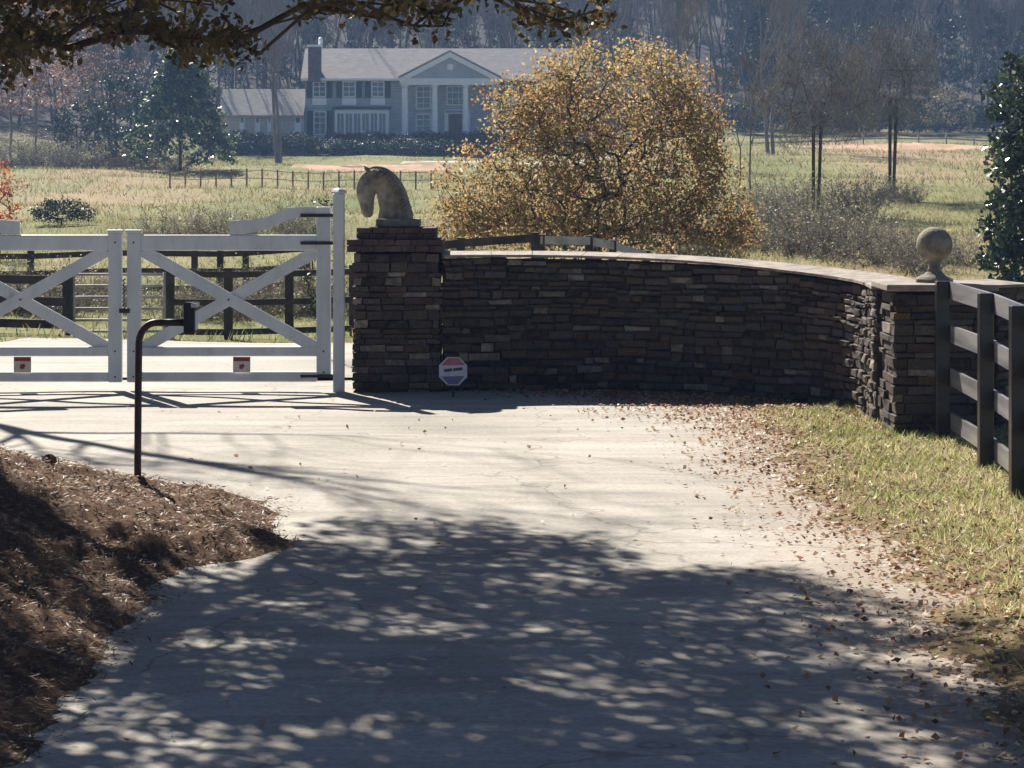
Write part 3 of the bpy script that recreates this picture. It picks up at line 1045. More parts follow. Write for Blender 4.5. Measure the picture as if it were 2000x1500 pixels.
# windows
def window(cx, w, y0, y1, shut=True, panel=True, cols=2, rows=3, dep=0.0):
    f = hb('window', cx - w / 2, cx + w / 2, y0, y1, dep - .1, dep + .02, 'trim')
    hb('pane', cx - w / 2 + 2.4, cx + w / 2 - 2.4, y0 + 2.4, y1 - 2.4, dep - .13, dep - .1, 'glass', f)
    mm = MB()
    for i in range(1, cols):
        x = cx - w / 2 + w * i / cols
        mm.box(hx(x - .6), hx(x + .6), HYs + dep - .16, HYs + dep - .131, hz(y1 - 2.4), hz(y0 + 2.4))
    for i in range(1, rows):
        y = y0 + (y1 - y0) * i / rows
        mm.box(hx(cx - w / 2 + 2.4), hx(cx + w / 2 - 2.4), HYs + dep - .19, HYs + dep - .161, hz(y + .6), hz(y - .6))
    mm.build('muntins', M['trim'], f)
    if shut:
        for s in (-1, 1):
            x = cx + s * (w / 2 + 6.5)
            hb('shutter', x - 5.5, x + 5.5, y0 - 1, y1 + 1, dep - .14, dep + .01, 'shutter')
    if panel:
        hb('panel', cx - w / 2 - 1, cx + w / 2 + 1, y1 + 2, y1 + 15, dep - .12, dep + .01, 'trim')
for cx in (624, 682, 738):
    window(cx, 26, 159, 190)
window(625, 25, 217, 264, panel=False, rows=4)
bay = hb('bay_window', 655, 760, 214, 273, -.75, .05, 'trim')
for k in range(6):
    x0 = 660 + k * 16.3
    pn = hb('pane', x0, x0 + 12, 222, 268, -.79, -.75, 'glass', bay)
    hb('muntin', x0 + 5.5, x0 + 6.7, 222, 268, -.82, -.791, 'trim', bay)
hb('bay_roof', 650, 765, 209, 214.2, -1.0, .03, 'shutter', bay)
window(827, 30, 168, 213, shut=False, panel=False, rows=4)
window(827, 30, 222, 270, shut=False, panel=False, rows=4)
df = hb('door', 868, 918, 214, 272, -.1, .03, 'trim')
hb('door_panel', 876, 911, 222, 271, -.14, -.1, 'doorred', df)
hb('transom', 870, 916, 215.5, 220, -.14, -.1, 'glass', df)
window(890, 36, 168, 206, shut=False, panel=False, cols=3)
for cx in (1000, 1060, 1115):
    window(cx, 26, 159, 190)
    window(cx, 26, 217, 264, panel=False)
# portico
ps = F / 252.5
def qx(x): return (x - 1000) / ps
def qz(y): return ZC + (HY - y) / ps
por = MB().box(qx(783), qx(975), 252.1, 255.97, qz(166), qz(153)).build('entablature', M['trim'], house)
def ped(y0, y1, grow_, dz=0):
    return [(qx(879 - 95 - grow_), qz(152.5 + dz)), (qx(879 + 95 + grow_), qz(152.5 + dz)), (qx(879), qz(104 - grow_ * .55 + dz))]
MB().prism(ped(0, 0, -8), 252.25, 258).build('pediment', M['sidingb'], house)
rk_ = MB()
for s in (-1, 1):
    a = Vector((qx(879 + s * 98), 0, qz(152.5))); b = Vector((qx(879), 0, qz(102)))
    n_ = Vector((0, 0, -.55))
    rk_.add([(p.x, y, p.z) for y in (251.8, 252.24) for p in (a, b, b + n_, a + n_)], [(0, 1, 2, 3), (7, 6, 5, 4), (0, 4, 5, 1), (1, 5, 6, 2), (2, 6, 7, 3), (3, 7, 4, 0)])
rk_.build('rake_trim', M['trim'], house)
rr = MB()
for s in (-1, 1):
    a = Vector((qx(879 + s * 100), 0, qz(152))); b = Vector((qx(879), 0, qz(101)))
    n_ = Vector((0, 0, .14))
    rr.add([(p.x, y, p.z) for y in (251.7, 260.8) for p in (a, b, b + n_, a + n_)], [(0, 1, 2, 3), (7, 6, 5, 4), (0, 4, 5, 1), (1, 5, 6, 2), (2, 6, 7, 3), (3, 7, 4, 0)])
rr.build('portico_roof', M['roof'], house)
MB().lathe((qx(879), 252.2, qz(137)), [(.3, 0), (.42, .3), (.3, .6)], 10).build('gable_medallion', M['trim'], house)
for x in (791, 849, 909, 967):
    c_ = MB().lathe((qx(x), 252.55, 6.02), [(.42, 0), (.42, .2), (.32, .25), (.32, 2.2), (.27, 5.1), (.38, 5.2), (.4, 5.4)], 16)
    c_.build('column', M['trim'], house, smooth=False)
MB().box(qx(778), qx(980), 251.8, 255.95, 4.9, 6.0).build('porch_floor', M['brickh'], house)
# low wing
m = MB()
for k in range(10):
    z0 = 5.3 + 3.2 * k / 10
    m.box(hx(444), hx(595.5), HYs - 1.0 - .02 * (k % 2), HYs + 6, z0, z0 + .3)
m.build('wing_wall', M['sidingc'], house)
gable_x('wing_roof', hx(430), hx(595.8), HYs - 1.7, 8.4, HYs + 2.5, 11.2, HYs + 6.7, 'roof', house)
for xg in (446,):
    X0 = hx(xg)
    MB().add([(X0 - .05, HYs - .9, 8.2), (X0 + .05, HYs - .9, 8.2), (X0 + .05, HYs + 5.9, 8.2), (X0 - .05, HYs + 5.9, 8.2), (X0 - .05, HYs + 2.5, 10.9), (X0 + .05, HYs + 2.5, 10.9)],
             [(0, 3, 4), (1, 5, 2), (0, 4, 5, 1), (3, 2, 5, 4), (0, 1, 2, 3)]).build('wing_gable', M['sidingc'], house)
for x0, x1 in ((470, 480), (500, 510), (524, 532), (577, 590)):
    w_ = hb('wing_window', x0, x1, 226, 258, -1.12, -1.03, 'trim')
    hb('pane', x0 + 2.5, x1 - 2.5, 229, 240, -1.15, -1.12, 'glass', w_)
# flag pole and lawn lamp in front of the house
X_, Y_ = (776 - 1000) / F * 246, 246
fpole = MB().lathe((X_, Y_, HZ(X_, Y_) - .1), [(.06, 0), (.05, 2.2), (.03, 2.5)], 8).build('pole', M['greyrail'])
tag(fpole, 'thin pale pole standing before the house portico', 'pole')
X_, Y_ = (709 - 1000) / F * 243, 243
lp = thing('lawn_lamp', (X_, Y_, HZ(X_, Y_)), 'small dark lamp post with a white globe below the bay window', 'lamp')
z_ = HZ(X_, Y_)
MB().tube([(X_, Y_, z_ - .1), (X_, Y_, z_ + .75)], .06, 8).build('lamp_post', M['iron'], lp)
MB().lathe((X_, Y_, z_ + .75), [(.06, 0), (.2, .12), (.25, .25), (.2, .38), (.05, .5)], 12).build('globe', M['trim'], lp, smooth=True)

# ================================================================== TREES
def leafy(name, base, trunk, targets, per, rad, leaf, mat, bark, label, cat='tree', group=None, ratio=.6, squash=.7, rt=.012, rmax=.4, rbias=None, flat=0, n=5, step=.7, crownname='crown', power=.5):
    root = thing(name, base, label, cat, group)
    p0, p1, r0, r1 = grow(trunk, targets, rt, rmax, step=step, power=power)
    Vt, Ft = frustums(p0, p1, r0, r1, n)
    np_mesh('trunk', Vt, Ft, M[bark], root)
    C, cr = clumps(targets, per, rad, squash)
    L = leaf * rng.uniform(.6, 1.35, len(C))
    Vl, Fl = leaf_quads(C, L, ratio, flat)
    r = np.clip(cr * .6 + rng.random(len(C)) * .55 - .08, 0, 1)
    np_mesh(crownname, Vl, Fl, M[mat], root, rnd=r)
    return root


def ellipsoid_targets(c, r, n, shell=.35, low=-1):
    out = []
    while len(out) < n:
        d = unit(1)[0]
        if d[2] < low:
            continue
        out.append(np.array(c) + d * np.array(r) * (shell + (1 - shell) * rng.random() ** .5))
    return out


# --- overhanging oaks that shade the foreground
AZ = A(SUN_AZ)
KX, KYs = math.sin(AZ) / math.tan(A(SUN_EL)), math.cos(AZ) / math.tan(A(SUN_EL))
def yedge(x):
    return np.interp(x, [-6, -1.6, -1.1, -.5, .7, 1.5, 1.85, 2.5, 3.2], [16.2, 16.5, 18.0, 17.9, 16.9, 15.7, 14.8, 13.2, 11.2])
oa, ob = [], []
for _ in range(20000):
    sx, sy = rng.uniform(-6.5, 4.6), rng.uniform(7.5, 18.2)
    d = float(yedge(sx)) - sy
    if d < .15:
        continue
    pr = .3 + .55 * min(1, max(0, (d - .4) / 1.6))
    if sx < -1.6:
        pr *= .42 if sy > 14.5 else .8
    if rng.random() > pr * .082:
        continue
    zmin = (2.43 + .082 * sy) / .913 + .55
    z = rng.uniform(zmin, zmin + 3.2)
    q_ = np.array([sx - KX * z, sy + KYs * z, z])
    (oa if (q_[1] > 17.2 or q_[0] > -2) else ob).append(q_)
vis = []
for (x0, x1, y0, y1, n) in ((-60, 190, -30, 95, 60), (0, 130, 60, 128, 16), (190, 300, -20, 70, 24), (290, 420, 0, 100, 20), (380, 470, 70, 128, 12), (430, 520, 40, 105, 6), (590, 720, -30, 28, 12), (740, 900, -30, 52, 22), (900, 1010, -40, 8, 3), (1020, 1180, -30, 52, 18), (-20, 30, 110, 165, 4)):
    for _ in range(n):
        vis.append(np.array(P(rng.uniform(x0, x1), rng.uniform(y0, y1), rng.uniform(15.2, 17.8))))
tr = [(-6.6, 21.5, -.1), (-6.55, 21.5, 1.2), (-6.4, 21.4, 2.6), (-6.1, 21.3, 4.0), (-5.7, 21.2, 5.2)]
oak = leafy('oak_tree', (-6.6, 21.5, 0), tr, oa, 88, .42, .112, 'oakleaf', 'bark', 'large brown leaved oak behind the bank outside the view shading the middle of the driveway', 'tree', rt=.014, rmax=.42)
oak2 = leafy('oak_tree', (-7.6, 15.5, 0), [(-7.6, 15.5, -.1), (-7.5, 15.5, 1.5), (-7.3, 15.6, 3), (-6.9, 15.7, 4.4)], ob, 88, .42, .112, 'oakleaf', 'bark', 'oak left of the bank whose leafy twigs hang into the top of the view', 'tree', rt=.014, rmax=.36)
C, cr = clumps(vis, 22, .15)
Vl, Fl = leaf_quads(C, .058 * rng.uniform(.6, 1.3, len(C)), .65)
np_mesh('hanging_leaves', Vl, Fl, M['oakleaf'], oak2, rnd=np.clip(cr * .6 + rng.random(len(C)) * .5, 0, 1))
p0, p1, r0, r1 = grow([(-7.3, 15.6, 3.0), (-6.0, 15.9, 3.7), (-4.6, 16.2, 3.75), (-3.7, 16.3, 3.6)], vis + [np.array(P(8, 150, 16.3)), np.array(P(14, 132, 16.3))], .007, .1, step=.4)
Vt, Ft = frustums(p0, p1, r0, r1, 5)
np_mesh('hanging_limb', Vt, Ft, M['bark'], oak2)
# bare tree left of the gate, outside the view, throwing thin streaks over the drive
sg_ = bare_segments(11, .2, 31, 3, .5, .55, 6, .3)
bt = thing('bare_tree', (-9.0, 31.5, -.05), 'leafless grey tree outside the view left of the white gate', 'tree')
Vt, Ft = frustums(*sg_, 5)
np_mesh('branches', Vt + np.array([-9.0, 31.5, -.05]), Ft, M['greybark'], bt)

# --- the golden tree behind the wall
GY_ = 56.0
bx = P(1160, 0, GY_).x
bz = HZ(bx, GY_)
T = []
def lobe(cx, cy, rx_, ry_, n, dep=.9):
    for _ in range(n):
        d = unit(1)[0]
        k = (.25 + .75 * rng.random() ** .5)
        q_ = P(cx + d[0] * k * rx_, cy + d[2] * k * ry_, GY_)
        q_.y += d[1] * k * rx_ / F * GY_ * dep
        if q_.z > bz + .25:
            T.append(np.array(q_))
lobe(1190, 240, 205, 145, 430)
lobe(1060, 300, 130, 150, 150)
lobe(1310, 300, 105, 150, 150)
lobe(945, 370, 95, 90, 110)
lobe(1000, 205, 70, 60, 45)
lobe(1390, 430, 95, 55, 100)
lobe(900, 420, 60, 60, 45)
lobe(1010, 440, 130, 45, 70)
lobe(1440, 455, 50, 35, 26)
lobe(1190, 98, 130, 18, 14)
lobe(1180, 390, 240, 75, 210)
lobe(1180, 465, 300, 24, 120)
lobe(1400, 350, 55, 70, 40)
lobe(1150, 420, 220, 75, 170)
lobe(1380, 250, 40, 80, 40)
lobe(1100, 140, 80, 45, 45)
lobe(1290, 150, 90, 50, 50)
trunk = [(bx, GY_, bz - .2), (bx, GY_, bz + .3), (bx + .05, GY_, bz + .7), (bx + .05, GY_ + .05, bz + 1.2)]
leafy('golden_tree', (bx, GY_, bz), trunk, T, 23, .36, .09, 'goldleaf', 'darkbark', 'broad rounded tree of golden brown leaves rising behind the stone wall', 'tree', rt=.006, rmax=.16, squash=.9, step=.5)

# --- holly at the right edge
hY = 52.0
T = []
bx = P(2010, 0, hY).x; bz = HZ(bx, hY)
for cx, cy, rx_, ry_, n in ((2040, 200, 110, 130, 90), (2030, 330, 95, 110, 80), (2030, 450, 110, 80, 80), (1985, 240, 45, 70, 26), (1972, 300, 40, 60, 16), (1980, 430, 50, 70, 30), (1970, 520, 55, 40, 18)):
    for _ in range(n):
        d = unit(1)[0]; k = .3 + .7 * rng.random() ** .5
        q_ = P(cx + d[0] * k * rx_, cy + d[2] * k * ry_, hY); q_.y += d[1] * k * 1.1
        if q_.z > bz + .1: T.append(np.array(q_))
leafy('holly_tree', (bx, hY, bz), [(bx, hY, bz - .2), (bx, hY, bz + 1), (bx, hY, bz + 2.2), (bx + .1, hY, bz + 3.3)], T, 30, .28, .14, 'holly', 'darkbark', 'glossy dark evergreen holly at the right edge above the fence', 'tree', rt=.006, rmax=.12, squash=.9)

# --- magnolia left of the house
mY = 200.0
T = []
bx = P(352, 0, mY).x; bz = HZ(bx, mY)
for _ in range(420):
    h = rng.random() ** .8
    w = 4.5 * (1 - h) ** .7 + .3
    a = rng.uniform(0, 2 * math.pi); k = .35 + .65 * rng.random() ** .5
    T.append(np.array([bx + math.cos(a) * w * k + rng.normal() * .15, mY + math.sin(a) * w * k, bz + .6 + h * 8.8]))
leafy('magnolia_tree', (bx, mY, bz), [(bx, mY, bz - .3), (bx, mY, bz + 1.5), (bx, mY, bz + 4), (bx, mY, bz + 7)], T, 26, .6, .36, 'magnolia', 'darkbark', 'dark conical magnolia with glossy leaves left of the house', 'tree', rt=.012, rmax=.25, step=1.2)

# --- russet trees far left and a cedar between
def round_tree(name, x, Y, hgt, wid, mat, bark, label, leaf, n=150, per=22, crad=.8, group=None, low=.25, cat='tree', rt=.014):
    bx = (x - 1000) / F * Y; bz = HZ(bx, Y)
    T = ellipsoid_targets((bx, Y, bz + hgt * (low + 1) / 2), (wid / 2, wid / 2, hgt * (1 - low) / 2), n, .3)
    return leafy(name, (bx, Y, bz), [(bx, Y, bz - .3), (bx + .05, Y, bz + hgt * .2), (bx, Y, bz + hgt * .4), (bx, Y, bz + hgt * .6)], T, per, crad, leaf, mat, bark, label, cat, group, rt=rt, rmax=hgt * .02, step=1.2)
round_tree('beech_tree', 70, 234, 17, 13, 'russet', 'greybark', 'pinkish russet tree highest at the far left edge of the field', .3, 210, 16, .9)
round_tree('beech_tree', 185, 244, 14, 10, 'russet', 'greybark', 'lower russet tree between the left edge and the dark cedar', .3, 120, 14, .9)
round_tree('beech_tree', -25, 226, 13, 11, 'russet', 'greybark', 'russet tree cut off by the left edge of the picture', .3, 130, 16, .9)
round_tree('cedar_tree', 225, 214, 8.6, 5.5, 'pine', 'darkbark', 'dark blue green cedar close left of the magnolia', .3, 130, 22, .6, low=.05)
round_tree('cedar_tree', 150, 218, 5.6, 4.6, 'pine', 'darkbark', 'small dark cedar below the russet trees', .28, 90, 20, .55, low=.05)
round_tree('maple_shrub', -2, 75, 3.0, 1.5, 'redleaf', 'darkbark', 'red and yellow leaved shrub at the far left edge above the gate', .09, 70, 18, .22, low=.1, cat='shrub', rt=.005)

for px, Y, sd_, hh in ((20, 238, 90, 13), (120, 242, 91, 15), (215, 250, 92, 16), (300, 244, 93, 15), (395, 262, 94, 15), (460, 268, 95, 15), (-60, 240, 96, 14)):
    X = (px - 1000) / F * Y
    bt_ = thing('bare_tree', (X, Y, HZ(X, Y)), 'bare grey tree of the clump left of the house', 'tree', 'bare trees left of the house')
    Vt, Ft = frustums(*bare_segments(hh, .18, sd_, 4, .25, .5, 5, .4, .018), 3)
    np_mesh('branches', Vt + np.array(bt_.location), Ft, M['woodbark'], bt_)
# --- hedge below the house
def bush(name, x, Y, hgt, wid, mat, label, leaf, n, per, crad, group=None, cat='shrub', low=-.1, bark='darkbark'):
    bx = (x - 1000) / F * Y; bz = HZ(bx, Y)
    T = ellipsoid_targets((bx, Y, bz + hgt * .45), (wid / 2, wid / 2, hgt * .55), n, .4, -.55)
    T = [t for t in T if t[2] > bz + .08]
    return leafy(name, (bx, Y, bz), [(bx, Y, bz - .15), (bx, Y, bz + hgt * .2)], T, per, crad, leaf, mat, bark, label, cat, group, rt=.007, rmax=.06, step=.6, crownname='foliage')
proto = bush('hedge_shrub', 470, 250, 1.7, 2.6, 'hedge', 'clipped dark evergreen shrub in the row below the house', .2, 70, 26, .42, 'dark shrubs along the foot of the house')
for i, (x, Yb) in enumerate([(q, 249.6) for q in range(505, 980, 36)] + [(q, 246.3) for q in range(455, 970, 33)] + [(q, 243.6) for q in range(640, 960, 40)]):
    c_ = copy_tree(proto)
    Y = Yb + rng.uniform(-.5, .5); X = (x + rng.uniform(-5, 5) - 1000) / F * Y
    c_.location = (X, Y, HZ(X, Y)); c_.rotation_euler[2] = rng.uniform(0, 6.28)
    c_.scale = (1, 1, rng.uniform(.8, 1.15) * (1.0 if x < 600 else .9))
bush('round_bush', 120, 97, 1.0, 2.4, 'hedge', 'low dark rounded bush beyond the left gate leaf', .09, 90, 30, .22)
bush('pampas_bush', 408, 236, 1.5, 2.4, 'olive', 'pale dry bush standing before the left wing of the house', .2, 40, 20, .35)
bush('pampas_bush', 442, 238, 1.0, 1.6, 'olive', 'smaller pale dry bush right beside the dry bush before the left wing', .2, 30, 20, .3)
bush('young_shrub', 632, 34.5, 2.35, .5, 'holly', 'slender young shrub showing glossy leaf tips beside the white gate post', .05, 26, 12, .09)
bush('evergreen_sprig', 1110, 47.5, 1.75, .55, 'magnolia', 'bright green upright shrub poking above the middle of the wall', .07, 40, 16, .12)

# --- grey brush thickets (twiggy)
def brush_mesh(seed, hgt=1.6, wid=2.2, n=46):
    rd = random.Random(seed)
    seg = []
    for _ in range(n):
        p = Vector((rd.gauss(0, wid * .16), rd.gauss(0, wid * .16), -.1))
        d = Vector((rd.gauss(0, .45), rd.gauss(0, .45), 1)).normalized()
        L = hgt * rd.uniform(.55, 1.05); r = .014
        q = p
        for i in range(5):
            d = (d + Vector((rd.gauss(0, .16), rd.gauss(0, .16), -.03))).normalized()
            nq = q + d * L / 5
            seg.append((q, nq, r, r * .8)); r *= .8
            for _k in range(3):
                e = (d + Vector((rd.gauss(0, .7), rd.gauss(0, .7), rd.gauss(.1, .4)))).normalized()
                s = q.lerp(nq, rd.random())
                m_ = s + e * L * rd.uniform(.08, .22)
                seg.append((s, m_, r * .6, r * .4))
                for _j in range(2):
                    e2 = (e + Vector((rd.gauss(0, .6), rd.gauss(0, .6), rd.gauss(0, .5)))).normalized()
                    seg.append((m_, m_ + e2 * L * .1, r * .4, r * .25))
            q = nq
    return [np.array([s[k] for s in seg]) for k in range(4)]


def brush_proto(seed, hgt, wid, leafn, label):
    root = thing('brush_shrub', (0, 0, 0), label, 'shrub', 'grey twiggy shrubs in the meadow')
    p0, p1, r0, r1 = brush_mesh(seed, hgt, wid)
    Vt, Ft = frustums(p0, p1, r0, r1, 3)
    np_mesh('stems', Vt, Ft, M['twig'], root)
    idx = rng.integers(0, len(p1), leafn)
    C = p1[idx] + rng.normal(size=(leafn, 3)) * .08
    C = C[C[:, 2] > .05]
    Vl, Fl = leaf_quads(C, .07 * rng.uniform(.6, 1.4, len(C)), .5)
    np_mesh('leaves', Vl, Fl, M['olive'], root, rnd=rng.random(len(C)))
    return root


BL = ['grey twiggy shrub in the meadow left of the golden tree', 'grey twiggy shrub in the brush right of the golden tree']
bp = [brush_proto(s, 1.7, 2.4, 1400, BL[0]) for s in (1, 2)]
first = [True, True]
def put_brush(x, Y, s, label, k):
    if first[k]:
        o = bp[k]; first[k] = False
    else:
        o = copy_tree(bp[k])
    X = (x - 1000) / F * Y
    s *= .7 if k else .8
    o.location = (X, Y, HZ(X, Y)); o.rotation_euler[2] = rng.uniform(0, 6.28); o.scale = (s * 1.25, s * 1.25, s * rng.uniform(.85, 1.1))
    o['label'] = label
for x, Y, s in ((305, 80, 1.0), (345, 78, 1.15), (395, 82, 1.2), (440, 80, 1.05), (478, 84, .9), (560, 95, 1.1), (610, 90, 1.0), (840, 74, 1.0), (880, 70, 1.2), (10, 49, .8), (60, 50, .9), (110, 49, .8), (180, 52, .8), (235, 51, .7), (360, 49, .8), (410, 50, .9), (480, 49, .8), (520, 51, .9), (590, 50, .8), (640, 50, 1.0), (20, 206, 2.6), (75, 212, 2.8), (130, 208, 2.4), (180, 214, 2.6), (235, 212, 2.2), (290, 206, 1.6), (340, 200, 1.5), (-40, 210, 2.6)):
    put_brush(x, Y, s, BL[0], 0 if rng.random() < .5 else 1)
for x, Y, s in ((1440, 70, 1.2), (1480, 66, 1.1), (1520, 72, 1.3), (1560, 64, 1.2), (1600, 70, 1.3), (1640, 62, 1.1), (1680, 68, 1.2), (1720, 60, 1.0), (1760, 62, .9), (1790, 58, .9), (1860, 60, .8), (1500, 82, 1.3), (1545, 88, 1.2), (1655, 84, 1.2), (1705, 96, 1.0), (1775, 98, .9), (1400, 60, 1.0), (1340, 60, 1.0)):
    put_brush(x, Y, s, BL[1], 0 if rng.random() < .5 else 1)
bush('mound_shrub', 1740, 100, .55, 1.5, 'hedge', 'dark low mound of brush round the foot of the right twin trunk tree', .1, 30, 20, .2)

# --- bare twin trunk trees in the right meadow
def stems_tree(name, x, Y, stems, hgt, label, bark='darkbark', lv=4, r=.11, kids=5):
    bx = (x - 1000) / F * Y; bz = HZ(bx, Y)
    root = thing(name, (bx, Y, bz), label, 'tree')
    for i, (dx, lean, seed, k) in enumerate(stems):
        p0, p1, r0, r1 = bare_segments(hgt * k, r, seed, lv, .42, .5, kids, .4)
        def tf(p):
            p = p.copy(); p[:, 0] += p[:, 2] * lean + dx; return p + np.array([bx, Y, bz - .05])
        Vt, Ft = frustums(tf(p0), tf(p1), r0, r1, 4)
        np_mesh('stem', Vt, Ft, M[bark], root)
    return root
def twiggy(name, x, Y, stems, ctop, cbot, wpx, label, r=.1, n=260, bark='darkbark', ntw=5200):
    """leafless tree with a broad hazy crown between photo rows ctop and cbot"""
    bx = (x - 1000) / F * Y; bz = HZ(bx, Y); k = Y / F
    root = thing(name, (bx, Y, bz), label, 'tree')
    zt, zb = ZC + (HY - ctop) * k, ZC + (HY - cbot) * k
    T = ellipsoid_targets((bx, Y, (zt + zb) / 2), (wpx * k, wpx * k, (zt - zb) / 2), n, .15)
    for i, (dx, lean) in enumerate(stems):
        tz = zb + (zt - zb) * .35
        tr_ = [(bx + dx + lean * f * (tz - bz), Y + .1 * i, bz - .1 + (tz - bz) * f) for f in (0, .2, .4, .6, .8, 1)]
        tt = T[i::len(stems)]
        p0, p1, r0, r1 = grow(tr_, tt, .0055, r, step=.5)
        low = p1[:, 2] < tz
        r0 = np.where(low & (np.arange(len(p1)) < 5), np.maximum(r0, r * .7), r0); r1 = np.where(low & (np.arange(len(p1)) < 5), np.maximum(r1, r * .7), r1)
        Vt, Ft = frustums(p0, p1, r0, r1, 5)
        np_mesh('trunk', Vt, Ft, M[bark], root)
    C, cr = clumps(T, ntw // n, .55, 1)
    m_ = len(C)
    a = unit(m_); a[:, 2] = np.abs(a[:, 2]) + .5; a /= np.linalg.norm(a, axis=1)[:, None]
    l_ = rng.uniform(.15, .45, m_)[:, None]
    Vt, Ft = frustums(C - a * l_ / 2, C + a * l_ / 2, np.full(m_, .008), np.full(m_, .004), 3)
    np_mesh('twigs', Vt, Ft, M['twig'], root)
    return root


twiggy('twin_trunk_tree', 1592, 86, [(-.06, .0), (.12, .03)], 55, 300, 135, 'bare tree with two dark trunks left in the right meadow', .085)
twiggy('twin_trunk_tree', 1740, 100, [(-.04, 0), (.1, .035)], 40, 270, 110, 'bare reddish twin trunk tree standing on a mound of brush', .1)
stems_tree('sapling', 1466, 92, [(0, 0, 45, 1)], 4.6, 'thin bare sapling just right of the golden tree', 'greybark', 3, .045)
stems_tree('sapling', 1440, 98, [(0, .02, 46, 1)], 4.2, 'thin bare sapling touching the edge of the golden tree', 'greybark', 3, .04)
stems_tree('bare_tree', 541, 226, [(0, .0, 47, 1), (.3, .04, 48, .8)], 14, 'tall bare grey tree in front of the cream wing', 'greybark', 4, .2)
stems_tree('bare_tree', 1290, 150, [(0, .0, 49, 1)], 10.5, 'bare grey tree rising behind the golden tree', 'greybark', 4, .15)
stems_tree('bare_tree', 1500, 190, [(0, .02, 50, 1), (.4, -.05, 51, .9)], 12, 'bare grey tree on the lawn edge behind the thin saplings', 'greybark', 4, .16)

# --- the wood on the far hillside
def wood_proto(seed, hgt, r):
    root = thing('wood_tree', (0, 0, 0), 'leafless grey tree in the wood on the far hillside', 'tree', 'bare trees of the far wood')
    Vt, Ft = frustums(*bare_segments(hgt, r, seed, 4, .3, .42, 5, .5, .018), 3)
    np_mesh('branches', Vt, Ft, M['woodbark'], root)
    return root


def pine_proto(seed, hgt, wid):
    root = thing('pine_tree', (0, 0, 0), 'dark evergreen pine in the wood on the far hillside', 'tree', 'evergreens of the far wood')
    rd = np.random.default_rng(seed)
    T = []
    for _ in range(150):
        h = rd.random()
        w = wid * (1 - h) ** .7 * .5 + .2
        a = rd.uniform(0, 6.28); k = .3 + .7 * rd.random() ** .5
        T.append(np.array([math.cos(a) * w * k, math.sin(a) * w * k, hgt * (.16 + .84 * h)]))
    p0, p1, r0, r1 = grow([(0, 0, -.3), (0, 0, hgt * .2), (0, 0, hgt * .5), (0, 0, hgt * .95)], T, .012, .25, step=1.5)
    Vt, Ft = frustums(p0, p1, r0, r1, 4)
    np_mesh('trunk', Vt, Ft, M['darkbark'], root)
    C, cr = clumps(T, 20, .85, .5)
    Vl, Fl = leaf_quads(C, .5 * rng.uniform(.6, 1.3, len(C)), .35)
    np_mesh('crown', Vl, Fl, M['pine'], root, rnd=np.clip(cr * .6 + rng.random(len(C)) * .4, 0, 1))
    return root


wp = [wood_proto(60 + i, h, r) for i, (h, r) in enumerate(((17, .2), (19, .24), (15, .17), (18, .2)))]
pp = [pine_proto(70 + i, h, w) for i, (h, w) in enumerate(((16, 6.5), (13, 6.5)))]
used = set()
def put(protos, X, Y, s):
    k = rng.integers(0, len(protos))
    o = protos[k]
    if o.name in used:
        o = copy_tree(protos[k])
    else:
        used.add(o.name)
    o.location = (X, Y, HZ(X, Y)); o.rotation_euler[2] = rng.uniform(0, 6.28); o.scale = (s, s, s * rng.uniform(.9, 1.1))
row = 0
for Y in (286, 294, 303, 313, 324, 336):
    w = .27 * Y
    x = -w + rng.uniform(0, 4)
    while x < w:
        px = x / Y * F + 1000
        put(wp, x, Y + rng.uniform(-3, 3), rng.uniform(.75, 1.1))
        x += rng.uniform(2.8, 6.2) * (1 if row < 3 else 1.2)
    row += 1
for px, Y, s in ((1490, 300, 1.15), (1455, 304, .9), (1530, 306, 1.2), (1660, 300, 1.2), (1700, 304, 1.1), (1620, 312, 1.2), (1840, 300, 1.0), (1900, 304, 1.1), (1950, 296, .9), (1060, 310, 1.0), (980, 312, 1.0), (300, 300, .9), (440, 306, .9), (620, 300, 1.0), (60, 300, .9), (760, 318, 1.1), (1200, 318, 1.1), (1990, 290, 1), (1760, 318, 1.2), (1580, 322, 1.2), (890, 320, 1.1), (1130, 305, .8), (180, 318, 1.1), (520, 322, 1.1), (-120, 300, 1), (2150, 300, 1), (2080, 310, 1.1), (1470, 312, 1.3), (1510, 318, 1.3), (1640, 320, 1.3), (1680, 314, 1.3), (700, 306, .8), (370, 292, .8), (250, 288, .75), (1080, 296, .9)):
    put(pp, (px - 1000) / F * Y, Y, s)
# understorey along the wood edge on the right
up = None
for i, px in enumerate(range(1440, 1980, 34)):
    Y = 268 + rng.uniform(-4, 6); X = (px + rng.uniform(-8, 8) - 1000) / F * Y
    if up is None:
        up = bush('wood_edge_shrub', px, Y, 3.0, 3.6, 'hedge', 'dark shrub along the foot of the right hand wood', .3, 70, 22, .6, 'dark shrubs at the wood edge')
        continue
    o = copy_tree(up)
    o.location = (X, Y, HZ(X, Y)); o.rotation_euler[2] = rng.uniform(0, 6.28); s = rng.uniform(.6, 1.2); o.scale = (s, s, s)
bush('pale_shrub', 1850, 262, 5.2, 5.5, 'olive', 'pale yellow green shrub against the right hand wood', .3, 70, 20, .7)
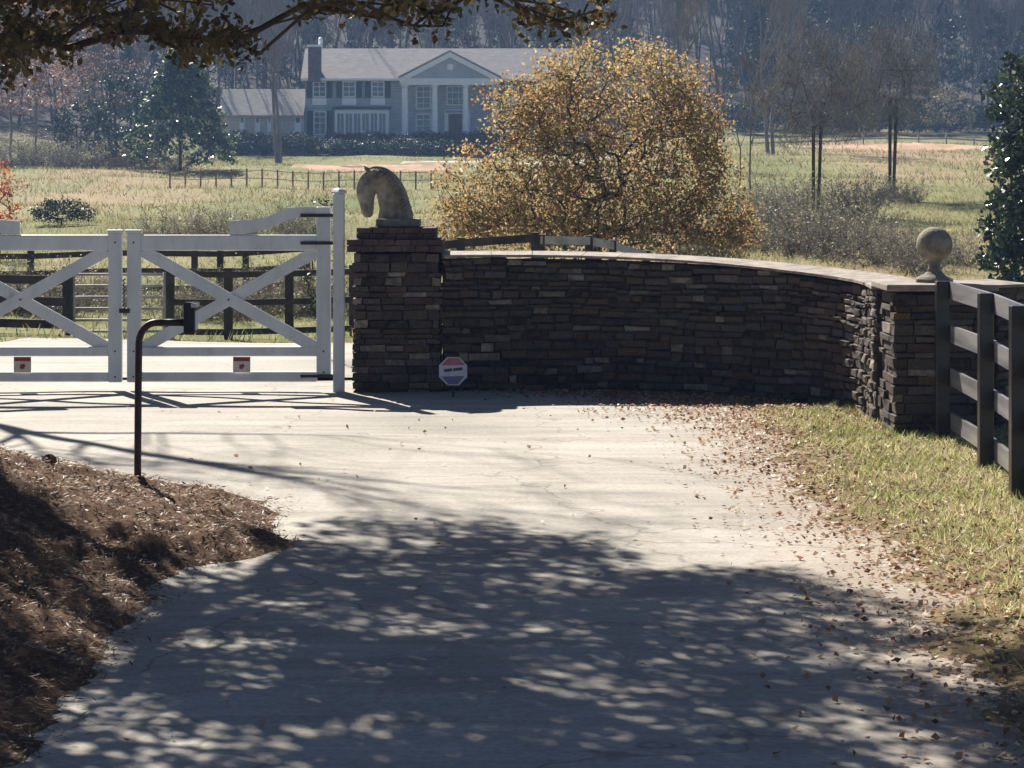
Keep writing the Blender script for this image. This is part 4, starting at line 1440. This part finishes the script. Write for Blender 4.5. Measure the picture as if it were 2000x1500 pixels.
# far mass of the wood higher up the hill: one body
segs = [bare_segments(h, .2, 80 + i, 3, .3, .42, 6, .5, .03) for i, h in enumerate((16, 18, 15))]
VV, FF, nv = [], [], 0
for Y in np.arange(346, 520, 11):
    w = .27 * Y
    x = -w
    while x < w:
        p0, p1, r0, r1 = segs[rng.integers(0, 3)]
        a = rng.uniform(0, 6.28); ca, sa = math.cos(a), math.sin(a)
        R3 = np.array([[ca, sa, 0], [-sa, ca, 0], [0, 0, 1]])
        yy = Y + rng.uniform(-4, 4)
        o_ = np.array([x, yy, HZ(x, yy) - .2])
        Vt, Ft = frustums(p0 @ R3 + o_, p1 @ R3 + o_, r0, r1, 3)
        VV.append(Vt); FF.append(Ft + nv); nv += len(Vt)
        x += rng.uniform(5, 11)
tag(np_mesh('far_wood', np.vstack(VV), np.vstack(FF), M['woodbark']), 'mass of bare woodland high on the hillside', 'woodland', kind='stuff')

# ================================================================== GRASS AND LEAVES
def blades(n, xr, yr, hf, hgt, wid, keep, name, mat, label, lean=.5):
    X = rng.uniform(*xr, n); Y = rng.uniform(*yr, n)
    k = keep(X, Y)
    X, Y = X[k], Y[k]
    n = len(X)
    Z = hf(X, Y)
    h = hgt * rng.uniform(.4, 1.3, n); a = rng.uniform(0, 2 * np.pi, n)
    w = wid * rng.uniform(.7, 1.3, n)
    dx, dy = np.cos(a) * w, np.sin(a) * w
    lx, ly = rng.normal(0, lean, n) * h, rng.normal(0, lean, n) * h
    V = np.stack([np.stack([X - dx, Y - dy, Z - .01], 1), np.stack([X + dx, Y + dy, Z - .01], 1), np.stack([X + lx, Y + ly, Z + h], 1)], 1)
    pat = .5 + .28 * np.sin(X * 2.1 + Y * 1.3) * np.sin(X * .9 - Y * 1.7)
    r = np.clip(pat * .6 + rng.random(n) * .6 - .1, 0, 1)
    return tag(np_mesh(name, V.reshape(-1, 3), np.arange(n * 3).reshape(n, 3), M[mat], rnd=r), label, 'grass', kind='stuff')


def kv(X, Y):
    d = X - 2.31 + wob(X * .7, Y * .8)
    return (hverge(X, Y) > .004) & (rng.random(len(X)) < np.clip(sm(d / .8 + .05) * .95 - .1 * (np.sin(X * 3.1 + Y * 1.7) * np.sin(X * 1.3 - Y * 2.2) > .35), 0, 1))
blades(85000, (2.2, 7.5), (8, 25.5), hverge, .07, .006, kv, 'verge_grass', 'blade', 'short green and yellow grass on the verge by the board fence', .8)
def km(X, Y):
    return (np.abs(X / Y) < .25) & ~((X > -9) & (X < -1) & (Y < 41))
blades(60000, (-26, 26), (31, 110), H, .22, .014, km, 'meadow_grass', 'dryblade', 'tall pale meadow grass beyond the wall and gate', .5)


blades(60000, (-60, 60), (110, 236), H, .3, .035, lambda X, Y: (np.abs(X / Y) < .24) & ~((Y > 197) & (Y < 229) & (X > -18) & (X < 6)) & ~((Y > 203) & (Y < 222) & (X > 23)) & (rng.random(len(X)) < .35 + .6 * (np.sin(X * .21 + Y * .09) * np.sin(X * .07 - Y * .13) > -.1)), 'far_meadow_grass', 'dryblade', 'rough pale grass tufts over the far meadow', .6)


def litter(name, n, xr, yr, hf, keep, L, mat, label, ratio=.7, flat=.75):
    X = rng.uniform(*xr, n); Y = rng.uniform(*yr, n)
    k = keep(X, Y)
    X, Y = X[k], Y[k]
    C = np.stack([X, Y, hf(X, Y) + .012 + rng.random(len(X)) * .012], 1)
    V, Fc = leaf_quads(C, L * rng.uniform(.5, 1.3, len(X)), ratio, flat)
    return tag(np_mesh(name, V, Fc, M[mat], rnd=rng.random(len(X))), label, 'leaves', kind='stuff')


litter('bank_leaves', 80000, (-8, -1.0), (8, 19.6), lambda X, Y: np.maximum(hbank(X, Y), hdrive(X, Y)), lambda X, Y: rng.random(len(X)) < np.clip(1 + hbank(X, Y) / .07, 0, 1) ** 2, .05, 'straw', 'brown fallen leaves and straw covering the bank', .17, .7)
wp_ = np.array([(x, y) for x, y, z in WALL])
def near_wall(X, Y):
    xs_, ysw = np.interp(X, wp_[:, 0], wp_[:, 1], left=99), None
    d = xs_ - .25 - Y
    ok = (X > -.6) & (X < 3.5) & (d > 0)
    den = np.exp(-d / (.25 + .55 * np.clip(X, 0, 3)))
    return ok & (rng.random(len(X)) < den * np.clip(.25 + .5 * (X + .3), 0, .95))
hv2 = lambda X, Y: np.maximum(hdrive(X, Y), hverge(X, Y))
litter('wall_leaves', 38000, (-.6, 3.6), (23.5, 28.2), hv2, near_wall, .042, 'litter', 'fallen leaves lying along the foot of the stone wall')
def edge_keep(X, Y):
    d = X - 2.28 + wob(X * .7, Y * .8)
    den = np.exp(-np.abs(d + .05) / .3) * .8 + .42 * (d > 0)
    den = den + .5 * np.exp(-((X - 2.3) / .5) ** 2 - ((Y - 22) / 2.2) ** 2) + .5 * np.exp(-((X - 3.1) / .5) ** 2 - ((Y - 15) / 1.5) ** 2)
    return rng.random(len(X)) < den
litter('verge_leaves', 32000, (1.2, 5.5), (8, 25), hv2, edge_keep, .042, 'litter', 'fallen brown leaves along the edge of the grassy verge')
litter('driveway_leaves', 240, (-4, 2.6), (9, 27), lambda X, Y: np.maximum(hdrive(X, Y), hbank(X, Y)), lambda X, Y: rng.random(len(X)) < .9, .045, 'litter', 'scattered fallen leaves on the driveway')

# ================================================================== HAZE, SKY, SUN, CAMERA
hm = bpy.data.materials.new('haze_air')
hm.use_nodes = True
nt = hm.node_tree
nt.nodes.remove(nt.nodes['Principled BSDF'])
pv = nt.nodes.new('ShaderNodeVolumePrincipled')
pv.inputs['Color'].default_value = (.36, .57, .95, 1)
pv.inputs['Density'].default_value = .0005
pv.inputs['Anisotropy'].default_value = 0
nt.links.new(pv.outputs[0], nt.nodes['Material Output'].inputs['Volume'])
hz_ = MB().box(-395, 395, -40, 568, -2, 90).build('haze', hm)
tag(hz_, 'thin blue haze in the air between the gate and the hillside', 'haze', kind='stuff')

w = bpy.data.worlds.new('World')
S.world = w
w.use_nodes = True
sky = w.node_tree.nodes.new('ShaderNodeTexSky')
sky.sky_type = 'NISHITA'
sky.sun_disc = False
sky.sun_elevation = A(SUN_EL)
sky.sun_rotation = -AZ
sky.air_density = .4
sky.dust_density = .3
sky.ozone_density = 1.3
bg = w.node_tree.nodes['Background']
bg.inputs['Strength'].default_value = .05
w.node_tree.links.new(sky.outputs[0], bg.inputs['Color'])
sd = bpy.data.lights.new('sun', 'SUN')
sd.energy = 5.0
sd.angle = A(.5)
sd.color = (1, .93, .82)
so = bpy.data.objects.new('sun', sd)
COL.objects.link(so)
tosun = Vector((-math.sin(AZ) * math.cos(A(SUN_EL)), math.cos(AZ) * math.cos(A(SUN_EL)), math.sin(A(SUN_EL))))
so.rotation_euler = tosun.to_track_quat('Z', 'Y').to_euler()
so.location = (-10, 20, 40)

cd = bpy.data.cameras.new('camera')
cd.sensor_width = 36
cd.lens = 36 * F / 2000
cd.shift_y = -(750 - HY) / 2000
cd.clip_end = 2000
co = bpy.data.objects.new('camera', cd)
COL.objects.link(co)
co.location = (0, 0, ZC)
co.rotation_euler = (A(90), 0, 0)
S.camera = co
S.view_settings.view_transform = 'Standard'
S.view_settings.look = 'None'
S.view_settings.exposure = 1.2
S.view_settings.gamma = 1
S.cycles.max_bounces = 6
S.cycles.diffuse_bounces = 3
S.cycles.transmission_bounces = 3
S.cycles.volume_bounces = 0
